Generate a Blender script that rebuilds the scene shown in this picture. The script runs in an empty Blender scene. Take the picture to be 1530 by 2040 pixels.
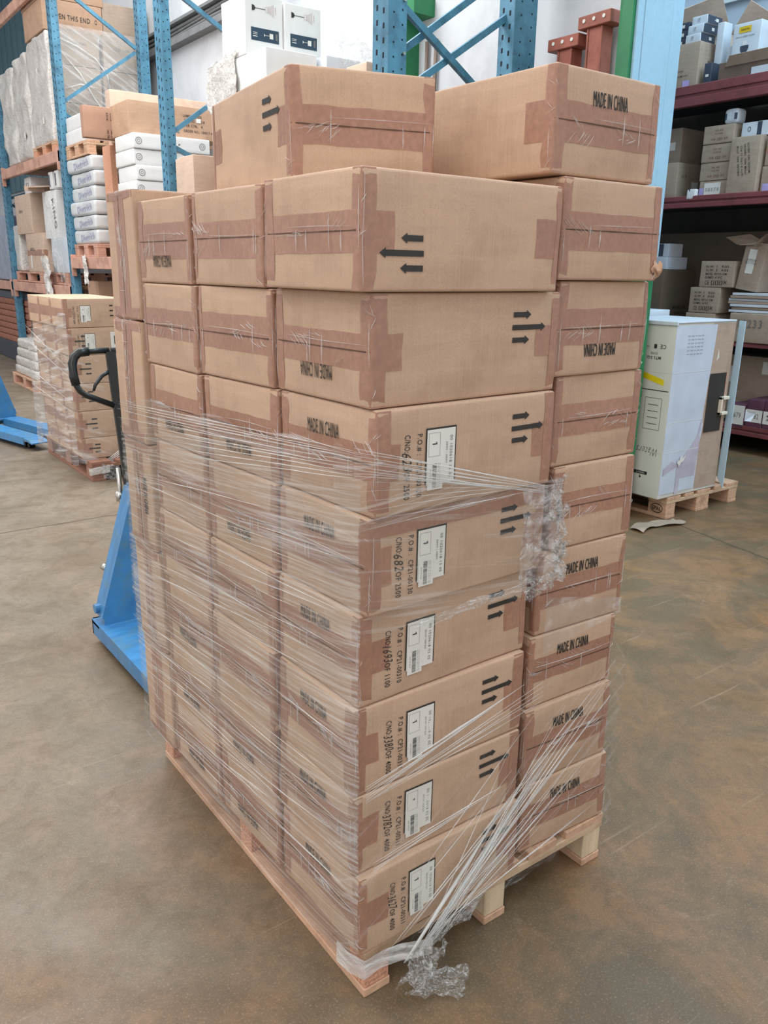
import bpy, math, random
from mathutils import Vector, Matrix, noise
PI = math.pi
C = bpy.context.scene.collection
scene = bpy.context.scene
random.seed(7)

# ------------------------------------------------------------------ camera
cam_pos = Vector((-0.8003, -1.1514, 1.5286))
cF = Vector((0.56992, 0.77050, -0.28552)); cR = Vector((0.80648, -0.59108, 0.01470)); cU = Vector((0.15744, 0.23865, 0.95826))
cd = bpy.data.cameras.new('camera'); cam = bpy.data.objects.new('camera', cd); C.objects.link(cam)
M = Matrix.Identity(4)
for i in range(3):
    M[i][0] = cR[i]; M[i][1] = cU[i]; M[i][2] = -cF[i]; M[i][3] = cam_pos[i]
cam.matrix_world = M
cd.sensor_fit = 'VERTICAL'; cd.sensor_height = 36.0; cd.lens = 1621.6 / 2040 * 36
cd.clip_start = 0.02; cd.clip_end = 100
scene.camera = cam

# ------------------------------------------------------------------ world, lights, exposure
w = bpy.data.worlds.new('world'); scene.world = w; w.use_nodes = True
bg = w.node_tree.nodes['Background']; bg.inputs[0].default_value = (0.97, 0.97, 1.0, 1); bg.inputs[1].default_value = 0.98
def area(name, loc, target, sx, sy, power, col):
    l = bpy.data.lights.new(name, 'AREA'); l.shape = 'RECTANGLE'; l.size = sx; l.size_y = sy; l.energy = power; l.color = col
    o = bpy.data.objects.new(name, l); C.objects.link(o); o.location = loc
    o.rotation_euler = (Vector(target) - Vector(loc)).to_track_quat('-Z', 'Y').to_euler()
    return o
area('skylight_lamp', (-2.6, -1.2, 6.2), (0.2, 0.6, 0.6), 3.0, 6.0, 165, (1.0, 0.96, 0.92))
area('aisle_skylight_lamp', (-0.6, 6.0, 6.3), (0.2, 6.0, 0), 3.0, 8.0, 560, (0.98, 0.97, 0.97))
area('hall_skylight_lamp', (4.7, 0.2, 6.2), (5.2, 2.6, 1.0), 2.2, 5.0, 270, (0.52, 0.80, 1.0))
area('rack_skylight_lamp', (2.9, 6.6, 5.9), (2.9, 6.6, 0), 1.0, 8.0, 80, (0.90, 0.96, 1.0))
vs = scene.view_settings
vs.view_transform = 'Standard'; vs.look = 'None'; vs.gamma = 1; vs.exposure = 0.0; vs.use_curve_mapping = False

# ------------------------------------------------------------------ materials
def srgb(r, g, b):
    f = lambda c: (c/255/12.92) if c/255 <= 0.04045 else ((c/255+0.055)/1.055)**2.4
    return (f(r), f(g), f(b), 1)
MATS = {}
def N(nt, t, **kw):
    n = nt.nodes.new(t)
    for k, v in kw.items(): setattr(n, k, v)
    return n
def mat(name, col, rough=0.6, metal=0.0, var=0.06, scale=(8, 8, 8), bump=0.0, bscale=60, dark=None, dark_amt=0.0, dscale=3.0, coat=0.0, rnd=0.0, spec=None, grain=False):
    """procedural surface: two noise layers vary the colour, a third roughens it"""
    if name in MATS: return MATS[name]
    m = bpy.data.materials.new(name); m.use_nodes = True; nt = m.node_tree; L = nt.links
    p = nt.nodes['Principled BSDF']; p.inputs['Roughness'].default_value = rough; p.inputs['Metallic'].default_value = metal
    if spec is not None: p.inputs['Specular IOR Level'].default_value = spec
    if coat: p.inputs['Coat Weight'].default_value = coat; p.inputs['Coat Roughness'].default_value = 0.25
    tc = N(nt, 'ShaderNodeTexCoord'); mp = N(nt, 'ShaderNodeMapping'); mp.inputs['Scale'].default_value = scale
    L.new(tc.outputs['Object'], mp.inputs[0])
    n1 = N(nt, 'ShaderNodeTexNoise'); n1.inputs['Scale'].default_value = 1.0; n1.inputs['Detail'].default_value = 5
    L.new(mp.outputs[0], n1.inputs['Vector'])
    hs = N(nt, 'ShaderNodeHueSaturation'); hs.inputs['Color'].default_value = srgb(*col)
    mr = N(nt, 'ShaderNodeMapRange'); mr.inputs['From Min'].default_value = 0.3; mr.inputs['From Max'].default_value = 0.7
    mr.inputs['To Min'].default_value = 1-var*2; mr.inputs['To Max'].default_value = 1+var*2
    L.new(n1.outputs[0], mr.inputs[0])
    if rnd:
        oi = N(nt, 'ShaderNodeObjectInfo'); m2 = N(nt, 'ShaderNodeMapRange')
        m2.inputs['To Min'].default_value = 1-rnd; m2.inputs['To Max'].default_value = 1+rnd
        mu = N(nt, 'ShaderNodeMath', operation='MULTIPLY'); L.new(oi.outputs['Random'], m2.inputs[0])
        L.new(m2.outputs[0], mu.inputs[0]); L.new(mr.outputs[0], mu.inputs[1]); L.new(mu.outputs[0], hs.inputs['Value'])
    else: L.new(mr.outputs[0], hs.inputs['Value'])
    out = hs.outputs[0]
    if dark:
        n2 = N(nt, 'ShaderNodeTexNoise'); n2.inputs['Scale'].default_value = dscale; n2.inputs['Detail'].default_value = 6; n2.inputs['Roughness'].default_value = 0.65
        L.new(tc.outputs['Object'], n2.inputs['Vector'])
        cr = N(nt, 'ShaderNodeMapRange'); cr.inputs['From Min'].default_value = 0.5; cr.inputs['From Max'].default_value = 0.66; cr.inputs['To Max'].default_value = dark_amt
        L.new(n2.outputs[0], cr.inputs[0])
        mx = N(nt, 'ShaderNodeMix', data_type='RGBA'); L.new(cr.outputs[0], mx.inputs[0]); L.new(out, mx.inputs[6]); mx.inputs[7].default_value = srgb(*dark)
        out = mx.outputs[2]
    if grain:
        for sc, am, cc in (((420, 420, 420), .30, (max(col[0]-34, 0), max(col[1]-36, 0), max(col[2]-36, 0))), ((260, 260, 7), .22, (min(col[0]+16, 255), min(col[1]+15, 255), min(col[2]+14, 255)))):
            m3 = N(nt, 'ShaderNodeMapping'); m3.inputs['Scale'].default_value = sc; L.new(tc.outputs['Object'], m3.inputs[0])
            n4 = N(nt, 'ShaderNodeTexNoise'); n4.inputs['Scale'].default_value = 1; n4.inputs['Detail'].default_value = 2; L.new(m3.outputs[0], n4.inputs['Vector'])
            c4 = N(nt, 'ShaderNodeMapRange'); c4.inputs['From Min'].default_value = 0.48; c4.inputs['From Max'].default_value = 0.68; c4.inputs['To Max'].default_value = am; L.new(n4.outputs[0], c4.inputs[0])
            x4 = N(nt, 'ShaderNodeMix', data_type='RGBA'); L.new(c4.outputs[0], x4.inputs[0]); L.new(out, x4.inputs[6]); x4.inputs[7].default_value = srgb(*cc); out = x4.outputs[2]
    L.new(out, p.inputs['Base Color'])
    if bump:
        n3 = N(nt, 'ShaderNodeTexNoise'); n3.inputs['Scale'].default_value = bscale; n3.inputs['Detail'].default_value = 4
        L.new(tc.outputs['Object'], n3.inputs['Vector'])
        b = N(nt, 'ShaderNodeBump'); b.inputs['Strength'].default_value = bump; b.inputs['Distance'].default_value = 0.004
        L.new(n3.outputs[0], b.inputs['Height']); L.new(b.outputs[0], p.inputs['Normal'])
    MATS[name] = m; return m
def cardboard(name, col, var=0.035, rnd=0.03, rough=0.75):
    return mat(name, col, rough, var=var, scale=(6, 6, 45), bump=0.12, bscale=25, rnd=rnd, dark=(max(col[0]-42, 0), max(col[1]-44, 0), max(col[2]-42, 0)), dark_amt=0.30, dscale=7, grain=True)
CARD = cardboard('cardboard', (195, 164, 138))
CARD2 = cardboard('cardboard_brown', (184, 150, 124))
CARDP = cardboard('cardboard_pale', (204, 180, 160))
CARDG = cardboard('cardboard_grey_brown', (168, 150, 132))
INK = mat('black_print', (46, 44, 40), 0.6, var=0.08, scale=(60, 60, 60))
INKG = mat('grey_print', (112, 110, 106), 0.6)
INKB = mat('blue_grey_print', (164, 168, 192), 0.6)
PAPER = mat('label_paper', (226, 224, 216), 0.55, var=0.02)
DARKLINE = mat('seam_shadow_gap', (92, 66, 50), 0.8)
WHITE = mat('white_carton', (226, 226, 224), 0.5, var=0.02, rnd=0.02)
WHITEC = mat('white_blue_carton', (206, 214, 222), 0.45, var=0.03)
BLUE = mat('rack_blue_paint', (78, 132, 158), 0.42, var=0.10, scale=(14, 14, 5), dark=(40, 72, 96), dark_amt=0.5, dscale=9)
BLUED = mat('slot_hole', (16, 26, 36), 0.9)
RED = mat('rack_red_paint', (124, 66, 68), 0.45, var=0.08, scale=(4, 4, 4), dark=(92, 50, 46), dark_amt=0.5, dscale=6)
ORANGE = mat('rack_orange_paint', (204, 158, 138), 0.5, var=0.08, scale=(4, 4, 4), dark=(156, 112, 96), dark_amt=0.6, dscale=6)
RUST = mat('red_oxide_paint', (158, 92, 76), 0.6, var=0.1, dark=(100, 50, 40), dark_amt=0.5)
JACK = mat('pallet_truck_blue', (62, 128, 180), 0.38, var=0.08, scale=(12, 30, 12), dark=(92, 130, 140), dark_amt=0.55, dscale=14, coat=0.2)
BLACK = mat('black_enamel', (26, 28, 26), 0.32, var=0.1)
CHROME = mat('steel', (190, 188, 180), 0.3, metal=0.9, var=0.05)
WOOD = mat('pallet_wood', (206, 166, 136), 0.75, var=0.09, scale=(45, 3, 45), bump=0.3, bscale=50, dark=(140, 104, 80), dark_amt=0.5, dscale=8, rnd=0.04)
WOODX = mat('pallet_wood_cross', (206, 176, 144), 0.75, var=0.09, scale=(3, 45, 45), bump=0.3, bscale=50, dark=(134, 106, 78), dark_amt=0.5, dscale=8, rnd=0.04)
CHIP = mat('chipboard_block', (212, 156, 126), 0.85, var=0.16, scale=(130, 130, 130), bump=0.8, bscale=140)
CREAM = mat('pale_block', (212, 190, 158), 0.8, var=0.06, scale=(30, 30, 6), bump=0.3)
GREEN = mat('green_paint', (36, 122, 76), 0.5, var=0.06, dark=(24, 84, 54), dark_amt=0.4)
SKYB = mat('light_blue_paint', (156, 194, 214), 0.45, var=0.025, scale=(3, 3, 3), dark=(126, 176, 192), dark_amt=0.3, dscale=28)
YEL = mat('yellow_tape', (232, 208, 30), 0.4)
YELL = mat('yellow_sticker', (226, 190, 40), 0.5)
VIOLET = mat('lilac_label', (176, 164, 214), 0.5)
PURPLE = mat('plum_carton', (96, 58, 76), 0.5)
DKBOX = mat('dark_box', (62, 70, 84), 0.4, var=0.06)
NAVY = mat('navy_panel', (44, 66, 84), 0.45)
PINK = mat('pinkish_sketch', (196, 168, 168), 0.6)
DECKD = mat('shelf_deck', (64, 66, 66), 0.8)
FRONTBEIGE = cardboard('beige_card', (178, 156, 138))
def tape_mat():
    m = mat('packing_tape', (178, 134, 112), 0.30, var=0.06, scale=(90, 90, 90), rnd=0.06, dark=(156, 112, 90), dark_amt=0.45, dscale=9)
    nt = m.node_tree; L = nt.links; p = nt.nodes['Principled BSDF']
    tc = N(nt, 'ShaderNodeTexCoord'); mp = N(nt, 'ShaderNodeMapping'); mp.inputs['Scale'].default_value = (160, 160, 9); L.new(tc.outputs['Object'], mp.inputs[0])
    n = N(nt, 'ShaderNodeTexNoise'); n.inputs['Scale'].default_value = 1; n.inputs['Detail'].default_value = 3; L.new(mp.outputs[0], n.inputs['Vector'])
    b = N(nt, 'ShaderNodeBump'); b.inputs['Strength'].default_value = 0.35; b.inputs['Distance'].default_value = 0.002
    L.new(n.outputs[0], b.inputs['Height']); L.new(b.outputs[0], p.inputs['Normal'])
    # some card shows through the translucent tape
    tr = N(nt, 'ShaderNodeBsdfTransparent'); mx = N(nt, 'ShaderNodeMixShader'); mx.inputs[0].default_value = 0.82
    L.new(tr.outputs[0], mx.inputs[1]); L.new(p.outputs[0], mx.inputs[2]); L.new(mx.outputs[0], nt.nodes['Material Output'].inputs[0])
    return m
TAPE = tape_mat()
def film_mat(name, base_a, streak_a, uvscale, lo, hi, rot=0.0, col=(0.86, 0.87, 0.86, 1), rough=0.22, crumple=0.0):
    m = bpy.data.materials.new(name); m.use_nodes = True; nt = m.node_tree; L = nt.links; p = nt.nodes['Principled BSDF']
    p.inputs['Base Color'].default_value = col; p.inputs['Roughness'].default_value = rough; p.inputs['Specular IOR Level'].default_value = 0.7
    tc = N(nt, 'ShaderNodeTexCoord')
    m0 = N(nt, 'ShaderNodeMapping'); m0.inputs['Rotation'].default_value = (0, 0, rot); L.new(tc.outputs['UV'], m0.inputs[0])
    mp = N(nt, 'ShaderNodeMapping'); mp.inputs['Scale'].default_value = uvscale; L.new(m0.outputs[0], mp.inputs[0])
    n = N(nt, 'ShaderNodeTexNoise'); n.inputs['Scale'].default_value = 1; n.inputs['Detail'].default_value = 4; n.inputs['Roughness'].default_value = 0.6; L.new(mp.outputs[0], n.inputs['Vector'])
    big = N(nt, 'ShaderNodeTexNoise'); big.inputs['Scale'].default_value = 3.0; big.inputs['Detail'].default_value = 2; L.new(m0.outputs[0], big.inputs['Vector'])
    ad = N(nt, 'ShaderNodeMath', operation='MULTIPLY_ADD'); L.new(big.outputs[0], ad.inputs[0]); ad.inputs[1].default_value = 0.35; L.new(n.outputs[0], ad.inputs[2])
    r = N(nt, 'ShaderNodeMapRange'); r.inputs['From Min'].default_value = lo+0.175; r.inputs['From Max'].default_value = hi+0.175
    r.inputs['To Min'].default_value = base_a; r.inputs['To Max'].default_value = streak_a; L.new(ad.outputs[0], r.inputs[0])
    b = N(nt, 'ShaderNodeBump'); b.inputs['Strength'].default_value = 0.6 + crumple; b.inputs['Distance'].default_value = 0.004 + crumple*0.01
    if crumple:
        v = N(nt, 'ShaderNodeTexNoise'); v.inputs['Scale'].default_value = 26; v.inputs['Detail'].default_value = 3; v.inputs['Distortion'].default_value = 1.5; L.new(tc.outputs['Object'], v.inputs['Vector']); L.new(v.outputs[0], b.inputs['Height'])
    else: L.new(n.outputs[0], b.inputs['Height'])
    L.new(b.outputs[0], p.inputs['Normal'])
    tr = N(nt, 'ShaderNodeBsdfTransparent'); mx = N(nt, 'ShaderNodeMixShader'); L.new(r.outputs[0], mx.inputs[0])
    tr.inputs[0].default_value = (0.97, 0.975, 0.97, 1)
    L.new(tr.outputs[0], mx.inputs[1]); L.new(p.outputs[0], mx.inputs[2]); L.new(mx.outputs[0], nt.nodes['Material Output'].inputs[0])
    return m
FILM = film_mat('stretch_film_streaked', 0.06, 0.55, (2.4, 150, 1), 0.50, 0.74, rot=-0.07)
FILMD = film_mat('stretch_film_diagonal', 0.01, 0.25, (2.0, 60, 1), 0.55, 0.74, rot=-0.62)
FILMT = film_mat('stretch_film_taut', 0.03, 0.42, (2.0, 110, 1), 0.52, 0.74, rot=-0.13)
FILMC = film_mat('stretch_film_crumpled', 0.10, 0.55, (22, 22, 1), 0.46, 0.70, crumple=1.0, rough=0.12, col=(.95, .95, .94, 1))
FILMX = film_mat('stretch_film_clear', 0.03, 0.30, (2.5, 70, 1), 0.54, 0.74, rot=0.12)
STRAND = film_mat('stretch_film_strand', 0.20, 0.50, (6, 6, 1), 0.4, 0.6, col=(0.92, 0.93, 0.92, 1))
STRANDF = film_mat('stretch_film_thin_strand', 0.16, 0.42, (6, 6, 1), 0.4, 0.6, col=(0.92, 0.93, 0.92, 1))
def milky():
    m = mat('milky_wrapping', (214, 210, 204), 0.28, var=0.05, scale=(7, 7, 4), dark=(176, 166, 160), dark_amt=0.6, dscale=5, coat=0.3)
    nt = m.node_tree; L = nt.links; p = nt.nodes['Principled BSDF']
    tc = N(nt, 'ShaderNodeTexCoord'); n = N(nt, 'ShaderNodeTexNoise'); n.inputs['Scale'].default_value = 14; n.inputs['Detail'].default_value = 5; n.inputs['Distortion'].default_value = 1.8
    L.new(tc.outputs['Object'], n.inputs['Vector']); b = N(nt, 'ShaderNodeBump'); b.inputs['Strength'].default_value = 0.9; b.inputs['Distance'].default_value = 0.02
    L.new(n.outputs[0], b.inputs['Height']); L.new(b.outputs[0], p.inputs['Normal']); return m
MILKY = milky()

# ------------------------------------------------------------------ mesh builder
class MB:
    def __init__(s): s.v = []; s.f = []; s.m = []; s.uv = []
    def add(s, vs, fs, mi=0, uv=None):
        b = len(s.v); s.v += [tuple(p) for p in vs]; s.uv += (uv if uv else [(0, 0)]*len(vs))
        for f in fs: s.f.append(tuple(b+i for i in f)); s.m.append(mi)
    def box(s, x0, y0, z0, x1, y1, z1, mi=0, b=0.0):
        if b <= 0:
            s.add([(x0,y0,z0),(x1,y0,z0),(x1,y1,z0),(x0,y1,z0),(x0,y0,z1),(x1,y0,z1),(x1,y1,z1),(x0,y1,z1)],
                  [(0,3,2,1),(4,5,6,7),(0,1,5,4),(1,2,6,5),(2,3,7,6),(3,0,4,7)], mi); return
        # chamfered box
        vs = []; 
        for X, sx in ((x0, 1), (x1, -1)):
            for Y, sy in ((y0, 1), (y1, -1)):
                for Z, sz in ((z0, 1), (z1, -1)):
                    vs += [(X, Y+sy*b, Z+sz*b), (X+sx*b, Y, Z+sz*b), (X+sx*b, Y+sy*b, Z)]
        i = lambda a, c, d, k: (a*4+c*2+d)*3+k
        fs = [(i(0,0,0,0),i(0,0,1,0),i(0,1,1,0),i(0,1,0,0)), (i(1,0,0,0),i(1,1,0,0),i(1,1,1,0),i(1,0,1,0)),
              (i(0,0,0,1),i(1,0,0,1),i(1,0,1,1),i(0,0,1,1)), (i(0,1,0,1),i(0,1,1,1),i(1,1,1,1),i(1,1,0,1)),
              (i(0,0,0,2),i(0,1,0,2),i(1,1,0,2),i(1,0,0,2)), (i(0,0,1,2),i(1,0,1,2),i(1,1,1,2),i(0,1,1,2))]
        for a in (0, 1):
            for c in (0, 1):
                fs.append((i(a,c,0,0), i(a,c,1,0), i(a,c,1,1), i(a,c,0,1)))
                fs.append((i(a,0,c,0), i(a,1,c,0), i(a,1,c,2), i(a,0,c,2)))
                fs.append((i(0,a,c,1), i(1,a,c,1), i(1,a,c,2), i(0,a,c,2)))
                for d in (0, 1): fs.append((i(a,c,d,0), i(a,c,d,1), i(a,c,d,2)))
        s.add(vs, fs, mi)
    def prism(s, pts, z0, z1, mi=0):   # pts: list of (x,y); extruded along z
        n = len(pts); s.add([(x, y, z0) for x, y in pts]+[(x, y, z1) for x, y in pts],
            [tuple(range(n-1, -1, -1)), tuple(range(n, 2*n))]+[(k, (k+1) % n, n+(k+1) % n, n+k) for k in range(n)], mi)
    def grid(s, fn, nu, nv, mi=0, uvfn=None):
        vs = []; uv = []
        for j in range(nv+1):
            for i in range(nu+1):
                vs.append(fn(i/nu, j/nv)); uv.append(uvfn(i/nu, j/nv) if uvfn else (i/nu, j/nv))
        s.add(vs, [(j*(nu+1)+i, j*(nu+1)+i+1, (j+1)*(nu+1)+i+1, (j+1)*(nu+1)+i) for j in range(nv) for i in range(nu)], mi, uv)
    def tube(s, pts, r, n=8, mi=0, flat=1.0, cap=True):
        pts = [Vector(p) for p in pts]; rings = []; uv = []; vs = []
        up = Vector((0, 0, 1)); L = 0
        rr = r if isinstance(r, (list, tuple)) else [r]*len(pts)
        for k, p in enumerate(pts):
            d = (pts[min(k+1, len(pts)-1)] - pts[max(k-1, 0)]).normalized()
            a = d.cross(up)
            if a.length < 1e-3: a = d.cross(Vector((1, 0, 0)))
            a.normalize(); b = a.cross(d); L += (p-pts[k-1]).length if k else 0
            for q in range(n):
                t = 2*PI*q/n; vs.append(p + a*math.cos(t)*rr[k]*flat + b*math.sin(t)*rr[k]); uv.append((L, q/n*0.02))
        fs = [(k*n+q, k*n+(q+1) % n, (k+1)*n+(q+1) % n, (k+1)*n+q) for k in range(len(pts)-1) for q in range(n)]
        if cap: fs += [tuple(range(n-1, -1, -1)), tuple((len(pts)-1)*n+q for q in range(n))]
        s.add(vs, fs, mi, uv)
    def xf(s, M):
        s.v = [tuple(M @ Vector(p)) for p in s.v]; return s
    def build(s, name, mats, parent=None, smooth=False, loc=None, rotz=0):
        me = bpy.data.meshes.new(name); me.from_pydata(s.v, [], s.f)
        for m in (mats if isinstance(mats, (list, tuple)) else [mats]): me.materials.append(m)
        me.polygons.foreach_set('material_index', s.m)
        if smooth: me.polygons.foreach_set('use_smooth', [True]*len(s.f))
        ul = me.uv_layers.new(name='UVMap')
        vi = [0]*len(me.loops); me.loops.foreach_get('vertex_index', vi)
        fl = []
        for k in vi: fl += s.uv[k]
        ul.data.foreach_set('uv', fl)
        me.update(); o = bpy.data.objects.new(name, me); C.objects.link(o)
        if parent: o.parent = parent
        if loc: o.location = loc
        if rotz: o.rotation_euler = (0, 0, rotz)
        return o
def tag(o, label, cat, group=None):
    o['label'] = label; o['category'] = cat
    if group: o['group'] = group
    return o
def thing(name, label, cat, loc, rotz=0, group=None):
    o = bpy.data.objects.new(name, None); C.objects.link(o); o.location = loc; o.rotation_euler = (0, 0, rotz); o.empty_display_size = 0.1
    return tag(o, label, cat, group)
def struct(name, mb, m, **kw):
    o = mb.build(name, m, **kw); o['kind'] = 'structure'; return o
def dup(root, loc, rotz=0, label=None, group=None):
    r = root.copy(); C.objects.link(r); r.location = loc; r.rotation_euler = (0, 0, rotz)
    if label: r['label'] = label
    if group: r['group'] = group
    for ch in list(root.children):
        c = ch.copy(); C.objects.link(c); c.parent = r
        for g in ch.children:
            d = g.copy(); C.objects.link(d); d.parent = c
    return r

# ------------------------------------------------------------------ lettering (flat mesh glyphs, unit box)
_tx = {}
def glyphs(t, bold=0.0):
    k = (t, bold)
    if k in _tx: return _tx[k]
    if len(t) < 3: bold = 0.0
    cu = bpy.data.curves.new('t', 'FONT'); cu.body = t; cu.resolution_u = 2; cu.offset = bold; cu.fill_mode = 'FRONT'; cu.space_character = 1.12
    o = bpy.data.objects.new('t', cu); C.objects.link(o)
    dg = bpy.context.evaluated_depsgraph_get(); me = bpy.data.meshes.new_from_object(o.evaluated_get(dg))
    vs = [(v.co.x, v.co.y) for v in me.vertices]; fs = [tuple(p.vertices) for p in me.polygons]
    bpy.data.objects.remove(o); bpy.data.curves.remove(cu); bpy.data.meshes.remove(me)
    x0 = min(v[0] for v in vs); x1 = max(v[0] for v in vs); y0 = min(v[1] for v in vs); y1 = max(v[1] for v in vs)
    _tx[k] = ([((x-x0)/(x1-x0), (y-y0)/max(y1-y0, 1e-6)) for x, y in vs], fs); return _tx[k]
def text(mb, t, fn, cx, cy, wd, ht, rot=0, mi=0, bold=0.0, shear=0.0):
    """lettering wd x ht centred on (cx, cy) of the face map fn(u, v) -> 3D, turned by rot degrees"""
    vs, fs = glyphs(t, bold); c, s = math.cos(math.radians(rot)), math.sin(math.radians(rot)); out = []
    for a, b in vs:
        x = (a-.5)*wd + shear*(b-.5)*ht; y = (b-.5)*ht; out.append(fn(cx+c*x-s*y, cy+s*x+c*y))
    mb.add(out, fs, mi)
def poly(mb, pts, fn, mi=0): mb.add([fn(*p) for p in pts], [tuple(range(len(pts)))], mi)
def rect(mb, fn, x0, y0, x1, y1, mi=0): poly(mb, [(x0, y0), (x1, y0), (x1, y1), (x0, y1)], fn, mi)
def arrow(mb, fn, tail, y, tip, mi=0, t=0.0098, h=0.017, hl=0.0125):
    d = 1 if tip > tail else -1; k = tip-d*hl
    poly(mb, [(tail, y-t/2), (k, y-t/2), (k, y+t/2), (tail, y+t/2)][::d], fn, mi); poly(mb, [(k, y-h/2), (tip, y), (k, y+h/2)][::d], fn, mi)

# ------------------------------------------------------------------ the carton
class Carton:
    """long axis X, taped flaps at both ends with a seam at half height"""
    def __init__(s, L, W, H, seed, r=0.006, bulge=0.0035):
        s.L, s.W, s.H, s.r = L, W, H, r; s.seed = seed; rn = random.Random(seed)
        s.b = [rn.uniform(-0.4, 1.0)*bulge for _ in range(6)]
        s.sh = [[rn.uniform(-1, 1)*0.0018 for _ in range(2)] for _ in range(8)]
        s.M = Matrix.Identity(4); s.rn = rn
    def D(s, x, y, z, e=0.0):
        r = s.r; L, W, H = s.L, s.W, s.H
        q = Vector((min(max(x, r), L-r), min(max(y, r), W-r), min(max(z, r), H-r))); d = Vector((x, y, z))-q
        if d.length < 1e-7: return s.M @ q
        n = d.normalized(); fu, fv, fw = q.x/L, q.y/W, q.z/H
        su, sv, sw = math.sin(PI*fu), math.sin(PI*fv), math.sin(PI*fw)
        k = 0
        k += abs(n.x)*s.b[0 if n.x < 0 else 1]*sv*sw + abs(n.y)*s.b[2 if n.y < 0 else 3]*su*sw + abs(n.z)*0.3*s.b[4]*su*sv
        k += 0.0022*noise.noise(Vector((x*7+s.seed*3.1, y*7, z*9)))*min(1, abs(n.x)+abs(n.y))
        p = q + n*(r+k+e)
        # slightly out of square
        o = Vector((0, 0, 0))
        for i in range(8):
            a, b, c = i >> 2 & 1, i >> 1 & 1, i & 1
            wt = (fu if a else 1-fu)*(fv if b else 1-fv)*(fw if c else 1-fw)
            o += Vector((s.sh[i][0], s.sh[i][1], 0))*wt
        return s.M @ (p+o)
    def body(s, mb, nx=9, ny=6, nz=5):
        def ticks(T, n):
            r = s.r; t = [0, r*.12, r*.5, r]; return t + [r+(T-2*r)*k/n for k in range(1, n)] + [T-v for v in reversed(t)]
        X, Y, Z = ticks(s.L, nx), ticks(s.W, ny), ticks(s.H, nz)
        idx = {}; vs = []
        def V(i, j, k):
            if (i, j, k) not in idx: idx[(i, j, k)] = len(vs); vs.append(s.D(X[i], Y[j], Z[k]))
            return idx[(i, j, k)]
        fs = []; a, b, c = len(X)-1, len(Y)-1, len(Z)-1
        for j in range(b):
            for k in range(c):
                fs.append((V(0,j,k), V(0,j,k+1), V(0,j+1,k+1), V(0,j+1,k))); fs.append((V(a,j,k), V(a,j+1,k), V(a,j+1,k+1), V(a,j,k+1)))
        for i in range(a):
            for k in range(c):
                fs.append((V(i,0,k), V(i+1,0,k), V(i+1,0,k+1), V(i,0,k+1))); fs.append((V(i,b,k), V(i,b,k+1), V(i+1,b,k+1), V(i+1,b,k)))
            for j in range(b):
                fs.append((V(i,j,0), V(i,j+1,0), V(i+1,j+1,0), V(i+1,j,0))); fs.append((V(i,j,c), V(i+1,j,c), V(i+1,j+1,c), V(i,j+1,c)))
        mb.add(vs, fs, 0)
    # path round one end: p runs 0..W along the end from Y=0 to Y=W, negative p = along the Y=0 side, p>W = along the Y=W side
    def end(s, p, z, e, far=False):
        if p < 0: x, y = -p, 0
        elif p > s.W: x, y = p-s.W, s.W
        else: x, y = 0, p
        if far: x = s.L-x
        return s.D(x, y, z, e)
    def strip(s, mb, p0, p1, z0, z1, e, far=False, jag=0.004):
        rn = s.rn; L = p1-p0; n = max(3, int(L/0.012)); ps = [p0+L*i/n for i in range(n+1)]
        for c in (0, s.W):   # extra rows at rounded corners
            for d in (-s.r, -s.r*.4, 0, s.r*.4, s.r):
                if p0 < c+d < p1: ps.append(c+d)
        ps = sorted(set(ps)); m = max(2, int((z1-z0)/0.03)); sd = rn.uniform(0, 50); vs = []
        for i, p in enumerate(ps):
            for j in range(m+1):
                zz = z0+(z1-z0)*j/m; pp = p
                if i in (0, len(ps)-1): pp += jag*noise.noise(Vector((zz*90+sd, p, 1)))*2.5
                if j in (0, m): zz += 0.25*jag*noise.noise(Vector((p*30+sd, zz*3, 2)))*2
                vs.append(s.end(pp, min(max(zz, 0.0005), s.H-0.0005), e, far))
        fs = [(i*(m+1)+j, (i+1)*(m+1)+j, (i+1)*(m+1)+j+1, i*(m+1)+j+1) for i in range(len(ps)-1) for j in range(m)]
        mb.add(vs, fs, 0)
    def tapes(s, parent, lod=0):
        rn = s.rn
        for far in ((False, True) if lod < 2 else (False,)):
            mb = MB(); up, dn = rn.uniform(.030, .042), rn.uniform(.026, .040)
            s.strip(mb, -rn.uniform(.05, .075), s.W+rn.uniform(.05, .075), s.H/2-dn, s.H/2+up, 0.0007, far); mb.build('tape_strip', TAPE, parent)
            for k in (0, 1):
                mb = MB(); c = 0 if k == 0 else s.W; a, b = rn.uniform(.016, .034), rn.uniform(.014, .03)
                s.strip(mb, c-a, c+b, 0.001, s.H-0.001, 0.0012, far, 0.003); mb.build('tape_strip', TAPE, parent)
        if lod == 0:   # closing seam of the flaps and gathered white creases of the tape
            mb = MB(); ps = [s.r*.3+(s.W-s.r*.6)*i/24 for i in range(25)]; vs = []
            for p in ps:
                t = 0.0011+0.0007*noise.noise(Vector((p*40, s.seed, 0)))
                vs += [s.end(p, s.H/2-t, 0.0016), s.end(p, s.H/2+t, 0.0016)]
            mb.add(vs, [(2*i, 2*i+2, 2*i+3, 2*i+1) for i in range(24)], 0); mb.build('flap_seam', DARKLINE, parent)
            mb = MB()
            def crease(p0, z0, dp, dz, r, cv=0.0, n=6):
                pts = [s.end(min(max(p0+dp*t/n, -.05), s.W+.05), min(max(z0+dz*t/n+cv*math.sin(PI*t/n), .004), s.H-.004), 0.0021+0.0008*math.sin(PI*t/n)) for t in range(n+1)]
                mb.tube(pts, [r*(.2+.8*math.sin(PI*t/n)) for t in range(n+1)], 4, 0, 1.6)
            mid = s.H/2; zr = mid+rn.uniform(.004, .016)
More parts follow.
